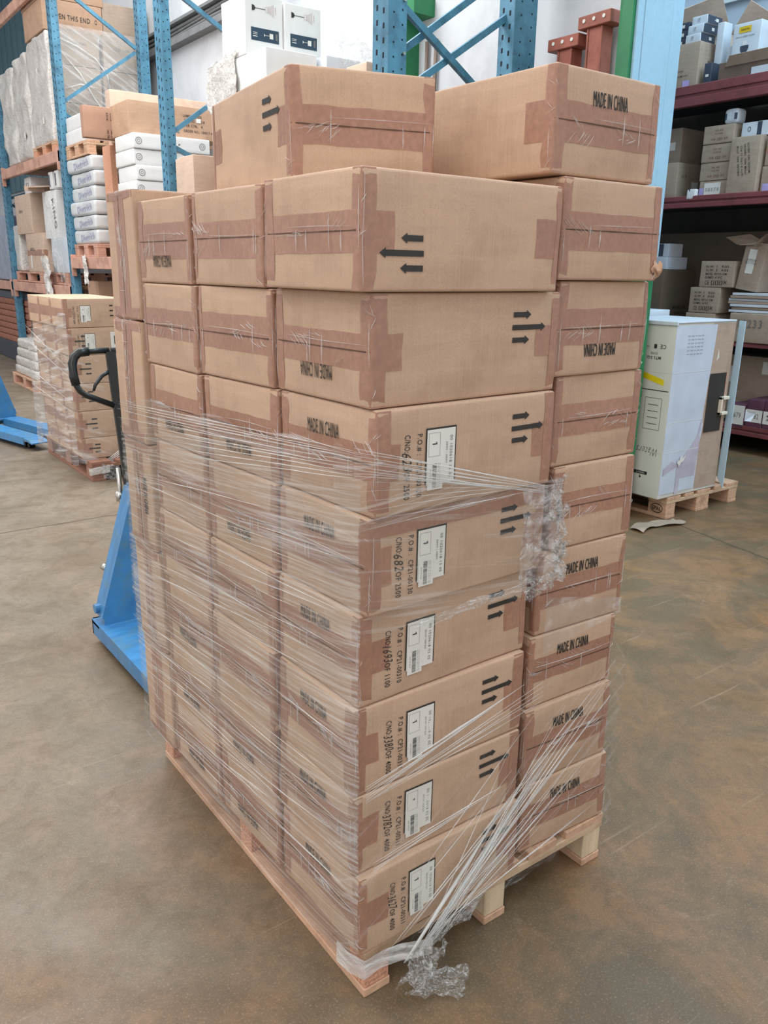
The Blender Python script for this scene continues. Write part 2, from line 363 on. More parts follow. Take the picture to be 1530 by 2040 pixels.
            crease(rn.uniform(0, .03), zr, s.W*rn.uniform(.6, .95), rn.uniform(-.006, .006), .0007, rn.uniform(-.004, .004), 12)   # ridge beside the seam
            for q in range(rn.randint(2, 4)):   # bunches of short gathers
                pc = rn.uniform(0, s.W*.85); zc = mid+rn.choice((-1, 1))*rn.uniform(.002, .02); an = rn.uniform(-.9, .9)
                for g in range(rn.randint(3, 7)):
                    ln = rn.uniform(.012, .045); crease(pc+g*rn.uniform(.006, .012), zc+rn.uniform(-.003, .003), ln*math.cos(an), ln*math.sin(an), rn.uniform(.0003, .0007), rn.uniform(-.003, .003))
            for q in range(rn.randint(2, 4)):   # pale laps across the band
                pc = rn.uniform(.02, s.W-.02); crease(pc, mid-.032, rn.uniform(-.002, .002), rn.uniform(.03, .064), .0009, 0, 4)
            for c in (0, s.W):   # folds along and off the corner edges
                for g in range(rn.randint(1, 3)):
                    z0 = rn.uniform(.004, s.H*.4); crease(c+rn.uniform(-.010, .010), z0, rn.uniform(-.004, .004), rn.uniform(.3, .6)*s.H, .0006, 0, 8)
                for g in range(rn.randint(2, 6)):
                    an = rn.uniform(.3, 1.2)*rn.choice((-1, 1)); ln = rn.uniform(.012, .035); crease(c+rn.uniform(-.012, .004), rn.choice((rn.uniform(.005, .04), rn.uniform(s.H*.4, s.H*.6), s.H-.04)), ln*math.cos(an), ln*math.sin(an), rn.uniform(.0003, .0007))
            mb.build('tape_crease', STRAND, parent)
    # maps (u from the viewer's left, v up) on the printed faces
    def f_end(s, u, v): return s.D(0, s.W-u, v, 0.0019)
    def f_side(s, u, v): return s.D(u, 0, v, 0.0015)
    def f_back(s, u, v): return s.D(s.L-u, s.W, v, 0.0015)
SEED = [0]
def carton(label, x, y, z, yaw, L, W, H, turn=0, mats=None, made=None, arrows=None, po=None, lod=0, group='brown cartons on the wrapped pallet in front', cat='box', note=None, cm=None, tape_top=False, skew=0.0):
    SEED[0] += 1
    c = Carton(L, W, H, SEED[0]*1.37)
    if turn == 90: c.M = Matrix(((1, 0, 0, 0), (skew, 1, 0, 0), (0, 0, 1, 0), (0, 0, 0, 1))) @ Matrix.Translation((W, 0, 0)) @ Matrix.Rotation(PI/2, 4, 'Z')
    if turn == 'up': c.M = Matrix.Translation((0, H, 0)) @ Matrix.Rotation(PI/2, 4, 'X')
    t = thing('cardboard_carton', label, cat, (x, y, z), yaw, group)
    mb = MB(); c.body(mb) if lod < 2 else c.body(mb, 4, 3, 3); mb.build('carton_body', cm or CARD, t, smooth=True)
    c.tapes(t, lod)
    if made:
        mb = MB()
        for q in (-.0004, .0, .0004):
            fe = lambda u, v: c.D(0, c.W-u, v, 0.0019+q*.5)
            if made == 'up': text(mb, 'MADE IN CHINA', fe, c.W-.157*W/.31+q, c.H*.735, .104, .027, 0)
            else: text(mb, 'MADE IN CHINA', fe, c.W-.165*W/.31+q, c.H*.265, .104, .027, 180)
        mb.build('printed_words', INK, t)
    if tape_top:
        mb = MB(); mb.grid(lambda u, v: c.D(.02+u*(L-.03), 0, H*(.80+.19*v), .0011), 24, 3); mb.build('tape_strip', TAPE, t)
    if arrows:
        mb = MB(); fn = c.f_back if turn == 90 else c.f_side
        sg = (lambda u: L-u) if arrows == 'flip' else (lambda u: u); sv = (lambda v: H-v) if arrows == 'flip' else (lambda v: v)
        for a, b, v in ((.340, .388, .153), (.339, .431, .129), (.341, .387, .105)): arrow(mb, fn, sg(a), sv(v), sg(b))
        mb.build('printed_arrows', INK, t)
    if po:
        l1, num, of, code, colr, du = po; fn = c.f_side; mb = MB()
        text(mb, 'P.O.# :  '+l1, fn, .100+du, .086, .118, .0135, -90, bold=0.004)
        text(mb, 'C/NO:', fn, .071+du, .130, .032, .0135, -90, bold=0.004); text(mb, 'OF '+of, fn, .071+du, .052, .052, .0135, -90, bold=0.004)
        text(mb, num, fn, .071+du, .096, .034, .021, -82, bold=-0.004, shear=.35)
        mb.build('printed_number', INK, t)
        mb = MB(); u0, u1, v0, v1 = .117+du, .186+du, .046, .150
        f1 = lambda u, v: c.D(u, 0, v, 0.0016); f2 = lambda u, v: c.D(u, 0, v, 0.0024); f3 = lambda u, v: c.D(u, 0, v, 0.003); f4 = lambda u, v: c.D(u, 0, v, 0.0035)
        rect(mb, f1, u0-.0025, v0+.002, u1+.0032, v1+.0032, 1)      # printed black box under the sticker
        rect(mb, f2, u0, v0, u1, v1, 0); rect(mb, f3, u0+.002, v0-.010, u0+.040, v0+.044, 0)
        for a in ((u0+.004, v1-.050, u0+.0045, v1-.006), (u0+.031, v1-.050, u0+.0315, v1-.006), (u0+.004, v1-.0065, u0+.0315, v1-.006), (u0+.004, v1-.0505, u0+.0315, v1-.050)): rect(mb, f3, *a, 2)
        o1 = lambda a, b: f3(u0+.013+b, v1-.026-a)
        poly(mb, [(0, 0), (.0022, 0), (.0022, .011), (0, .011)], o1, 1); poly(mb, [(-.003, .0078), (0, .009), (0, .011), (-.003, .0092)], o1, 1)
        text(mb, code, f3, u1-.010, v0+.050, .080, .0065, -90, mi=2, bold=0.0); text(mb, colr, f3, u1-.021, v0+.058, .042, .0045, -90, mi=2)
        vv = v0+.040; rb = random.Random(5)
        while vv > v0-.006:
            b = rb.choice((.0006, .0009, .0014)); rect(mb, f4, u0+.014, vv-b, u0+.024, vv, 1); vv -= b+rb.choice((.0007, .0012))
        for k in range(2): text(mb, 'llililll llil lll illllil li llll', f4, u0+.028+.004*k, v0+.017, .046, .0022, -90, mi=2)
        text(mb, '3613 42 0618', f4, u0+.009, v0+.018, .024, .0028, -90, mi=2)
        mb.build('shipping_label', [PAPER, INK, INKG], t)
    if note:
        mb = MB(); rect(mb, c.f_side, *note[1], 0); u = (note[1][0]+note[1][2])/2; text(mb, note[0], lambda a, b: c.D(a, 0, b, .003), u, (note[1][1]+note[1][3])/2, .03, .06, 0, mi=1)
        mb.build('paper_note', [PAPER, INK], t)
    return t

# ================================================================== THE HALL
def floor_material():
    m = bpy.data.materials.new('polished_concrete'); m.use_nodes = True; nt = m.node_tree; L = nt.links; p = nt.nodes['Principled BSDF']
    tc = N(nt, 'ShaderNodeTexCoord')
    def ns(sc, det, rough=.55, dist=0.0, vec=None):
        n = N(nt, 'ShaderNodeTexNoise'); n.inputs['Scale'].default_value = sc; n.inputs['Detail'].default_value = det; n.inputs['Roughness'].default_value = rough; n.inputs['Distortion'].default_value = dist
        L.new(vec or tc.outputs['Object'], n.inputs['Vector']); return n.outputs[0]
    def mrange(i, a, b, c, d):
        r = N(nt, 'ShaderNodeMapRange'); r.inputs['From Min'].default_value = a; r.inputs['From Max'].default_value = b; r.inputs['To Min'].default_value = c; r.inputs['To Max'].default_value = d; L.new(i, r.inputs[0]); return r.outputs[0]
    def mix(f, a, b):
        x = N(nt, 'ShaderNodeMix', data_type='RGBA'); L.new(f, x.inputs[0])
        if isinstance(a, tuple): x.inputs[6].default_value = a
        else: L.new(a, x.inputs[6])
        if isinstance(b, tuple): x.inputs[7].default_value = b
        else: L.new(b, x.inputs[7])
        return x.outputs[2]
    c = mix(mrange(ns(0.9, 4), .4, .62, 0, 1), srgb(142, 131, 116), srgb(118, 106, 90))
    # darker, rust-stained slab by right-hand doorway; mask also paints near-floor light falloff
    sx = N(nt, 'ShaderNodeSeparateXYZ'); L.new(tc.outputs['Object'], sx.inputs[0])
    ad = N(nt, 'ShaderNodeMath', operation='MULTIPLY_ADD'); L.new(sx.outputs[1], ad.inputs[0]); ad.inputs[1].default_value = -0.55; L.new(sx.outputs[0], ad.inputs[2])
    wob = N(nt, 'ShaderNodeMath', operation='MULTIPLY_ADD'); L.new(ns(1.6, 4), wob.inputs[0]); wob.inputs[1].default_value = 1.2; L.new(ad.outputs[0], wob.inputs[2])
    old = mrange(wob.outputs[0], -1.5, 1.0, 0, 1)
    stain_falloff_c = mix(mrange(ns(2.2, 7, .7, .8), .42, .60, 0, 1), srgb(102, 88, 66), srgb(134, 103, 72))
    c = mix(old, c, stain_falloff_c)
    c = mix(mrange(ns(6, 8, .75, .6), .46, .62, 0, .5), c, srgb(94, 78, 57))
    c = mix(mrange(ns(3.3, 9, .8, 1.2), .60, .70, 0, .3), c, srgb(170, 154, 132))
    c = mix(mrange(ns(38, 6, .8), .46, .62, 0, .34), c, srgb(92, 80, 62))
    c = mix(mrange(ns(210, 3), .55, .70, 0, .30), c, srgb(186, 170, 146))
    c = mix(mrange(ns(120, 3), .60, .72, 0, .35), c, srgb(88, 78, 64))
    # scuffs: stretched noise in two directions
    for rot, s in ((0.5, 1), (-0.9, 2)):
        mp = N(nt, 'ShaderNodeMapping'); mp.inputs['Rotation'].default_value = (0, 0, rot); mp.inputs['Scale'].default_value = (1.2, 42, 1); L.new(tc.outputs['Object'], mp.inputs[0])
        c = mix(mrange(ns(1, 2, .5, 0, mp.outputs[0]), .70, .75, 0, .25), c, srgb(176, 160, 136))
    # saw joints
    def line(axis, pos, wdt, slope=0.0):
        m1 = N(nt, 'ShaderNodeMath', operation='MULTIPLY_ADD'); L.new(sx.outputs[1-axis], m1.inputs[0]); m1.inputs[1].default_value = -slope; L.new(sx.outputs[axis], m1.inputs[2])
        m0 = N(nt, 'ShaderNodeMath', operation='MULTIPLY_ADD'); L.new(ns(9, 3), m0.inputs[0]); m0.inputs[1].default_value = .035; L.new(m1.outputs[0], m0.inputs[2])
        m2 = N(nt, 'ShaderNodeMath', operation='SUBTRACT'); L.new(m0.outputs[0], m2.inputs[0]); m2.inputs[1].default_value = pos+.017
        m3 = N(nt, 'ShaderNodeMath', operation='ABSOLUTE'); L.new(m2.outputs[0], m3.inputs[0]); return mrange(m3.outputs[0], wdt*.5, wdt, .8, 0)
    c = mix(line(1, 3.87, .010), c, srgb(72, 60, 48)); c = mix(line(0, 3.30, .012, .2), c, srgb(74, 66, 52))
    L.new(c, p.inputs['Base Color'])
    L.new(mrange(ns(4, 6, .6), .35, .65, .34, .60), p.inputs['Roughness'])
    b = N(nt, 'ShaderNodeBump'); b.inputs['Strength'].default_value = .12; b.inputs['Distance'].default_value = .004; L.new(ns(30, 6), b.inputs['Height']); L.new(b.outputs[0], p.inputs['Normal'])
    return m
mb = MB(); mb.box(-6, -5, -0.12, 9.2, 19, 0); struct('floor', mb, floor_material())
PLASTER = mat('painted_plaster', (202, 206, 210), 0.8, var=0.03, scale=(1, 1.5, .6), bump=0.15, bscale=12, dark=(172, 176, 178), dark_amt=0.5, dscale=1.7)
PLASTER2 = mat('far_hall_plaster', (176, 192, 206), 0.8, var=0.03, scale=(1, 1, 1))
mb = MB(); mb.box(3.60, 2.36, 0, 3.655, 18.4, 6.4); struct('wall_racks', mb, PLASTER)
mb = MB(); mb.box(-6, 18.4, 0, 9.2, 18.6, 6.4); struct('wall_far', mb, PLASTER)
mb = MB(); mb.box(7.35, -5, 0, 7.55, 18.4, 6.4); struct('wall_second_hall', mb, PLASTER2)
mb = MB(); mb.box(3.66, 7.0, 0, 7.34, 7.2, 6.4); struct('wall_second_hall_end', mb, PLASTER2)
mb = MB()
for x0, x1, y0, y1 in ((-6, 9.2, -5, -4.2), (-6, -4.5, -4.2, 18.4), (-4.5, 9.2, 14, 18.4), (3.4, 4.0, -4.2, 14), (6.9, 9.2, -4.2, 14)): mb.box(x0, y0, 6.4, x1, y1, 6.5)
struct('ceiling', mb, PLASTER)
# service ledge and conduits high on the wall
mb = MB(); mb.box(3.48, 6.9, 4.00, 3.60, 18, 4.07); mb.box(3.52, 6.9, 4.24, 3.60, 18, 4.27); struct('trim_1', mb, mat('dusty_ledge', (112, 116, 118), .8))
for k, (z, r) in enumerate(((4.12, .022), (4.17, .016), (4.21, .02))):
    mb = MB(); mb.tube([(3.575, 6.9+i*1.1, z+.012*math.sin(i*1.7+k)) for i in range(11)], r, 8)
    tag(mb.build('wall_conduit', mat('grey_conduit', (104, 106, 106), .6), smooth=True), ['lowest dark conduit running along the high wall ledge', 'middle thin conduit running along the high wall ledge', 'topmost dark conduit running along the high wall ledge'][k], 'pipe', 'conduits on the wall ledge')
mb = MB()
for q in range(28): mb.box(3.53+.012*(q % 2), 12.8+.2*q, 2.9, 3.595, 13.0+.2*q, 6.3)
struct('trim_5', mb, mat('teal_sheet', (84, 118, 130), .5, var=.05))
# steel column clad in light blue at the end of the wall, green behind and at the foot
mb = MB(); mb.box(3.09, 1.985, 0, 3.50, 2.055, 6.35, 1); mb.box(3.44, 2.055, 0, 3.48, 2.36, 6.35, 1)
mb.box(3.112, 1.968, 1.62, 3.165, 1.985, 6.3, 0, .002); mb.box(3.167, 1.965, 1.62, 3.40, 1.985, 6.3, 0, .002); mb.box(3.402, 1.968, 1.62, 3.502, 1.985, 6.3, 0, .002)
struct('trim_2', mb, [SKYB, GREEN])
mb = MB(); mb.box(3.46, 4.43, 0, 3.60, 4.70, 6.35); mb.box(3.40, 4.25, 3.36, 3.60, 4.43, 3.48, 0); struct('trim_3', mb, GREEN)
for k, y in enumerate((4.20, 4.31)):
    mb = MB(); mb.tube([(3.575, y+.01*math.sin(i*1.3+k), i*.4) for i in range(9)] , .015, 8)
    tag(mb.build('vertical_pipe', mat('brown_pipe', (112, 96, 84), .6), smooth=True), ['thin brown vertical pipe nearer the column on the white wall', 'thin brown vertical pipe touching the green wall column'][k], 'pipe', 'brown wall pipes')

# ================================================================== pallets
def pallet(label, x, y, yaw, Wd=0.8, Ln=1.2, H=0.142, z=0.0, bw=.1, bm=.145, bl=.145, block=CHIP, mid=CREAM, wood=WOOD, woodx=WOODX, group='wooden pallets', logo=None, name='wooden_pallet'):
    t = thing(name, label, 'pallet', (x, y, z), yaw, group); k = H/.144
    xs = ((0, bw), (Wd/2-bm/2, Wd/2+bm/2), (Wd-bw, Wd)); ys = ((0, bl), (Ln/2-bl/2, Ln/2+bl/2), (Ln-bl, Ln))
    for i, (a, b) in enumerate(xs):
        mb = MB(); mb.box(a, 0, 0, b, Ln, .022*k, 0, .002); mb.build('bottom_board', wood, t)
        for j, (c, d) in enumerate(ys):
            mb = MB(); mb.box(a+.002, c+.002, .022*k, b-.002, d-.002, .100*k, 0, .003); mb.build('block', block if (i == 0) else mid, t)
    for c, d in ys:
        mb = MB(); mb.box(0, c, .100*k, Wd, d, .122*k, 0, .002); mb.build('stringer_board', woodx, t)
    bs = (.145, .1, .145, .1, .145); gap = (Wd-sum(bs))/4; a = 0
    for wd in bs:
        mb = MB(); mb.box(a, -.001, .122*k, a+wd, Ln+.001, H, 0, .002); mb.build('deck_board', wood, t); a += wd+gap
    if logo:
        mb = MB(); fn = lambda u, v: (-.0015, .0725-u, .061*k+v)
        for r0, r1 in ((.046, .042),):
            n = 28; vs = []
            for q in range(n): an = 2*PI*q/n; vs += [fn(r0*math.cos(an), r0*.68*math.sin(an)), fn(r1*math.cos(an), r1*.62*math.sin(an))]
            mb.add(vs, [(2*q, 2*q+1, (2*q+3) % (2*n), (2*q+2) % (2*n)) for q in range(n)])
        text(mb, logo, fn, 0, 0, .066, .026, 0, bold=.02); mb.build('branded_mark', INK, t)
    return t
pallet('pale wooden pallet carrying the tall stack of wrapped brown cartons', 0.012, -0.008, 0.0, .78, 1.13, .142, 0, .07, .07, .065)
pallet('wooden pallet under the tall white appliance carton', 3.675, 1.83, 0, .815, 1.2, .144, 0, logo='EPAL', block=WOOD, mid=WOOD, group=None)
pallet('reddish worn pallet under the smaller wrapped carton stack beyond the hand truck', 0.92, 4.78, 0, .8, 1.2, .144, block=mat('dark_block', (150, 108, 92), .8, var=.1), mid=mat('dark_block', (150, 108, 92), .8), wood=mat('dark_plank', (146, 104, 84), .8, var=.08, scale=(40, 3, 40)), woodx=mat('dark_plank', (146, 104, 84), .8), group=None)
p3 = pallet('small empty-sided pallet on the floor under flat white packs by the far rack', 1.70, 9.45, 0.0, .8, 1.2, .144, block=ORANGE, mid=ORANGE, group=None)

# ================================================================== the front stack
L0, W0 = .4682, .3055
ZA = [1.6855, 1.4926, 1.296, 1.0995, .9075, .7156, .5198, .3353, .1435]
PA = [(-.0228, -.0262, .0082, .4682, .3128), (.0077, -.014, .0259, .474, .312), (.0131, -.0256, .0327, .4655, .315), (.0021, -.0188, .0253, .4724, .309),
      (-.0081, -.0032, .0161, .4599, .2918), (-.0197, -.0062, -.0009, .466, .2935), (-.0202, -.0089, -.0066, .4631, .3035), (-.0132, -.0265, .010, .456, .316)]
LA = ['carton with three arrows pointing at its near edge, topmost of the front corner column',
      'brown carton with arrows and no sticker, second from top of front corner column',
      'carton numbered 623 OF 2500 at the corner, film rope crossing its white label',
      'carton numbered 682 OF 2500, wrapped in crumpled clear film at its far end',
      'carton numbered 1693 OF 1100, the one under the film-wrapped corner carton',
      'carton numbered 3380 OF 4000, third from the bottom of the front corner column',
      'carton numbered 3782 OF 4000, second from the bottom of the front corner column',
      'carton numbered 3627 OF 4000, lowest of front corner column, resting on the pallet']
PO = {2: ('CP21-00130', '623', '2500', '00 1020618 13 0S', 'ARMY / ARMY', 0), 3: ('CP21-00130', '682', '2500', '00 1020618 13 0S', 'ARMY / ARMY', 0),
      4: ('CP21-00310', '1693', '1100', '00 1020618 02 0S', 'BLEU NUIT / NIGHT BLUE', 0), 5: ('CP21-00311', '3380', '4000', '00 1020618 02 0S', 'BLEU NUIT / NIGHT BLUE', .016),
      6: ('CP21-00311', '3782', '4000', '00 1020618 02 0S', 'BLEU NUIT / NIGHT BLUE', .014), 7: ('CP21-00311', '3627', '4000', '00 1020618 02 0S', 'BLEU NUIT / NIGHT BLUE', .012)}
for i in range(8):
    x, y, yw, l, wd = PA[i]
    carton(LA[i], x, y, ZA[i+1], yw, l, wd-.002, ZA[i]-ZA[i+1]-.0015, made=(None if i == 0 else 'down' if i == 1 else 'up'), arrows=('flip' if i == 0 else 'yes'), po=PO.get(i), tape_top=(i == 3))
ZB = [1.7076, 1.5132, 1.3182, 1.1202, .9259, .7214, .538, .3324, .1435]
PB = [(.4617, -.0011, -.0035, .312), (.4909, .0125, .0144, .2978), (.5114, .0207, .0048, .2885), (.5179, .0179, -.0297, .273), (.4952, .022, -.0463, .2889),
      (.4821, .0203, -.0424, .2905), (.4722, .0098, -.0329, .2986), (.477, .008, -.0583, .3011)]
LB = ['unmarked carton with a torn lower corner, directly under the topmost MADE IN CHINA carton', 'carton with upside-down MADE IN CHINA beside the green column foot',
      'unmarked carton beside the white appliance carton, between two differently printed cartons', 'unmarked carton level with the corner carton that ends in crumpled film',
      'carton reading MADE IN CHINA with whitish film glare along its bottom', 'carton reading MADE IN CHINA in doubled print, third from bottom in side column',
      'carton reading MADE IN CHINA, second from the bottom in the side column', 'lowest side-column carton under the fan of film strands, resting on the pallet']
for i in range(8):
    x, y, yw, wd = PB[i]
    carton(LB[i], x+(.008 if yw < 0 else .003), y, ZB[i+1], yw, L0, wd, ZB[i]-ZB[i+1]-.0015, turn=90, made=[None, 'down', None, None, 'up', 'up', 'up', 'up'][i])
ZC = [1.6829, 1.4907, 1.2949, 1.0981, .9062, .7183, .5236, .3334, .1435]
PC = [(-.0166, .3091, .0295, .3076), (-.0064, .299, .0641, .3086), (-.0029, .2922, .0697, .3051), (-.0126, .2932, .0323, .3044), (-.0199, .2914, .0229, .3082), (-.0311, .2897, .0007, .3085), (-.0243, .3019, .0143, .3011), (-.018, .3020, .010, .302)]
OR = ['topmost', 'second from top', 'third from top', 'fourth from top', 'fourth from bottom', 'third from bottom', 'second from bottom', 'lowest']
for i in range(8):
    x, y, yw, wd = PC[i]
    carton('taped carton end, '+OR[i]+' of middle column on the long side', x, y+.002, ZC[i+1], yw, .44, wd-.003, ZC[i]-ZC[i+1]-.0015, made=[None, None, 'down', 'down', None, None, 'down', 'down'][i])
ZD = [1.6811, 1.489, 1.2908, 1.0958, .9048, .7149, .5236, .3334, .1435]
PD = [(-.0277, .6285, .0145, .3001), (-.027, .6162, .0279, .3057), (-.0253, .6074, .0285, .3044), (-.0232, .6041, .0263, .3049), (-.0277, .6045, .0188, .3034), (-.026, .606, .012, .303), (-.026, .608, .010, .303), (-.022, .608, .010, .303)]
for i in range(8):
    x, y, yw, wd = PD[i]
    carton('taped carton end, '+OR[i]+' of column beside the upright cartons', x, y+.004, ZD[i+1], yw, .43, wd-.004, ZD[i]-ZD[i+1]-.0015, made=['down', None, 'down', None, None, 'down', 'down', 'down'][i])
ZE = [1.712, 1.392, 1.070, .765, .455, .1435]
for i in range(5):
    carton('carton stood on edge, '+['topmost', 'second from top', 'middle', 'second from bottom', 'lowest'][i]+' of the five nearest the hand truck', [-.040, -.044, -.040, -.034, -.030][i], [.938, .934, .932, .928, .925][i], ZE[i+1], 0.0, L0, ZE[i]-ZE[i+1]-.002, .196, turn='up', made='up' if i == 2 else None)
carton('pale carton with arrows, turned askew on the top beside the blue rack post', .030, .282, 1.6875, math.radians(-8), .48, .288, .198, turn=90, arrows='yes', skew=-.15)
carton('highest carton on the stack, reading MADE IN CHINA by the light blue column', .441, .010, 1.7095, 0.01, .4682, .318, .192, turn=90, made='up')
# torn corner flap of the side carton
mb = MB(); random.seed(3)
mb.grid(lambda u, v: Vector((.762+.020*v+.004*math.sin(u*9), -.006-.014*v*math.sin(u*3.1), 1.522+.030*u+.006*math.sin(v*7))), 8, 5); o = tag(mb.build('torn_cardboard_scrap', CARD2, smooth=True), 'small torn scrap of card hanging at the lower corner of a side-column carton', 'scrap')

# ================================================================== stretch film round the front stack
fr = random.Random(11)
film = thing('stretch_film', 'clear streaky stretch film wound round the tall carton stack and pallet', 'plastic film', (0, 0, 0))
path = [(1.0, -.045)]
plan = [(.50, 1.139), (-.03, 1.139), (-.046, 1.125), (-.054, .93), (-.046, .88), (-.046, .30), (-.040, .0), (-.030, -.042), (.02, -.050), (.47, -.048)]
def along(plan, t):
    ls = [math.dist(plan[i], plan[i+1]) for i in range(len(plan)-1)]; tot = sum(ls); d = t*tot
    for i, l in enumerate(ls):
        if d <= l or i == len(ls)-1:
            f = min(d/l, 1); return (plan[i][0]+(plan[i+1][0]-plan[i][0])*f, plan[i][1]+(plan[i+1][1]-plan[i][1])*f)
        d -= l
def sheet(name, plan, zlo, zhi, m, nu=90, nv=26, amp=.004, parent=film, seed=0):
    tot = sum(math.dist(plan[i], plan[i+1]) for i in range(len(plan)-1)); mb = MB()
    cx = sum(p[0] for p in plan)/len(plan)
    def fn(u, v):
        x, y = along(plan, u); x2, y2 = along(plan, min(u+.01, 1)); x1, y1 = along(plan, max(u-.01, 0)); d = Vector((x2-x1, y2-y1)); d = d.normalized() if d.length > 0 else Vector((1, 0))
        z = zlo(u)+(zhi(u)-zlo(u))*v; k = amp*noise.noise(Vector((u*tot*3, z*14, seed)))+amp*.5*noise.noise(Vector((u*tot*12, z*40, seed)))
        return (x+d.y*k, y-d.x*k, z)
    mb.grid(fn, nu, nv, 0, lambda u, v: (u*tot, zlo(u)+(zhi(u)-zlo(u))*v)); return mb.build(name, m, parent, smooth=True)
W1 = [(p[0]-.0, p[1]) for p in plan[:8]]
sheet('film_sheet', W1, lambda u: .10+.03*u, lambda u: 1.16+.07*u+.01*math.sin(u*30), FILM, amp=.004)
sheet('film_sheet', [(p[0]-.005, p[1]-.002) for p in W1], lambda u: .52-.12*u, lambda u: 1.10+.06*u, FILMT, amp=.005, seed=4)
W2 = [(-.048, .05), (-.036, -.046), (.02, -.054), (.30, -.052), (.475, -.046), (.500, -.02), (.502, .06)]
sheet('film_sheet', W2, lambda u: .885+.01*math.sin(u*25), lambda u: 1.112+.008*math.sin(u*18), FILMX, 60, 16, amp=.004, seed=8)
sheet('film_sheet', [(.36, -.054), (.475, -.052), (.500, -.02)], lambda u: .90, lambda u: 1.105, FILMC, 30, 30, amp=.008, seed=9)
W3 = [(-.045, .02), (-.035, -.044), (.02, -.048), (.46, -.042), (.49, -.024), (.80, -.026), (.81, .05)]
sheet('film_sheet', W3, lambda u: .12, lambda u: .56+.10*u, FILMD, 60, 16, amp=.003, seed=12)
sheet('film_sheet', [(-.045, .02), (-.036, -.044), (.02, -.050), (.34, -.046)], lambda u: 1.09+.01*u, lambda u: 1.245-.135*u, FILMT, 40, 6, amp=.003, seed=15)
sheet('film_sheet', [(.485, -.025), (.60, -.018), (.77, -.014)], lambda u: .70+.03*u, lambda u: .84-.07*u, film_mat('film_glare', .08, .55, (14, 14, 1), .5, .75), 30, 10, amp=.004, seed=16)  # film patch with its whitish glare painted into the opacity
def strand(a, b, r, m=STRAND, sag=0.004, n=10, flat=2.0):
    a, b = Vector(a), Vector(b); sd = fr.uniform(0, 99); pts = []
    for i in range(n+1):
        t = i/n; p = a.lerp(b, t); p += Vector((0, -.001-abs(sag)*.3*math.sin(PI*t), sag*math.sin(PI*t)+.0015*noise.noise(Vector((t*6, sd, 0))))); pts.append(p)
    mb = MB(); mb.tube(pts, [r*(.15+.85*math.sin(PI*min(max(i/n, .02), .98))**.6) for i in range(n+1)], 5, 0, flat); return mb
def strands(lst, name='film_strand', m=STRAND):
    tot = MB()
    for a, b, r in lst:
        s = strand(a, b, r, sag=fr.uniform(-.004, .004)); tot.add(s.v, s.f, 0, s.uv)
    tot.build(name, m, film, smooth=True)
# rope over the label of the 623 carton
strands([((-.046, -.044, 1.240-.006*k), (.42, -.060, 1.112-.002*k), .0014) for k in range(9)])
strands([((-.056, 1.1-.06*k, 1.165-.008*k), (-.048, -.04, 1.236-.006*k), .0011) for k in range(9)])
strands([((-.035, -.046, 1.236-.018*k), (.40+.01*k, -.058, 1.110), .0006) for k in range(9)], m=STRANDF)
# left side: long bright gathered strands
ls = []
for k in range(90):
    z = fr.uniform(.22, 1.12); y1 = fr.uniform(.30, 1.12); y0 = y1-fr.uniform(.12, .50); sl = fr.uniform(.02, .13)
    ls.append(((-.060 if y1 > .88 else -.052, y1, z), (-.050 if y0 < .88 else -.064, max(y0, -.03), z+sl*(y1-y0)), fr.uniform(.0003, .0007)))
strands(ls, m=STRANDF)
ls = [((-.058, 1.10, 1.160), (-.046, .0, 1.228), .0010), ((-.058, 1.12, 1.145), (-.046, .0, 1.200), .0008), ((-.058, 1.12, 1.12), (-.046, .2, 1.20), .0007), ((-.058, .95, .985), (-.046, .30, 1.055), .0010), ((-.058, 1.1, .955), (-.046, .3, .99), .0007),
      ((-.056, 1.0, .70), (-.046, .2, .80), .0008), ((-.058, 1.12, .52), (-.046, .45, .56), .0007), ((-.052, .62, .90), (-.046, .0, .93), .0008), ((-.052, .5, .33), (-.046, .3, .355), .0012)]
strands(ls)
# bands on the front face below the crumpled carton
strands([((-.02, -.052, .545+.006*k), (.25+.03*k, -.052, .625+.008*k), .0009) for k in range(6)])
strands([((-.02, -.052, .54), (.47, -.046, .60+.012*k), .0006) for k in range(5)], m=STRANDF)
strands([((.0, -.052, .37+.007*k), (.20+.05*k, -.050, .40+.008*k), .0008) for k in range(4)])
# fan of strands gathered at the foot
knot = Vector((.10, -.075, .120)); ls = []; lt = []
for k in range(34):
    t = k/33; x = .40+.34*fr.random(); z = .20+.36*t+fr.uniform(-.02, .02); a = (x, -.030, z); kk = knot+Vector((.16*fr.random(), 0.0, .09*fr.random()))*(.2+fr.random()*.6)
    (ls if k % 3 == 0 else lt).append((a, kk, fr.uniform(.0003, .0008)))
for a_, b_, c_, d_ in ((.46, .56, .12, .30), (.74, .62, .13, .20), (.72, .58, .10, .17), (.60, .50, .05, .15), (.68, .55, .08, .16), (.40, .44, .15, .29)): lt.append(((a_, -.034, b_), (c_, -.050, d_), .0007))
strands(ls); strands(lt, m=STRANDF)
strands([((.36+.012*k, -.040, .345+.012*k), knot+Vector((-.03+.004*k, .005, -.005)), .0020) for k in range(3)])
for dx_, dz_ in ((-.02, .0), (0, .004)): strands([((.74, -.030, .52+dz_), (.30+dx_, -.046, .22), .0009), ((.62, -.030, .50+dz_), (.25+dx_, -.046, .20), .0008)])
strands([((.44+.02*k, -.034, .37+.015*k), knot+Vector((.012*k*.4, 0, .008*k*.4)), .0013) for k in range(5)])
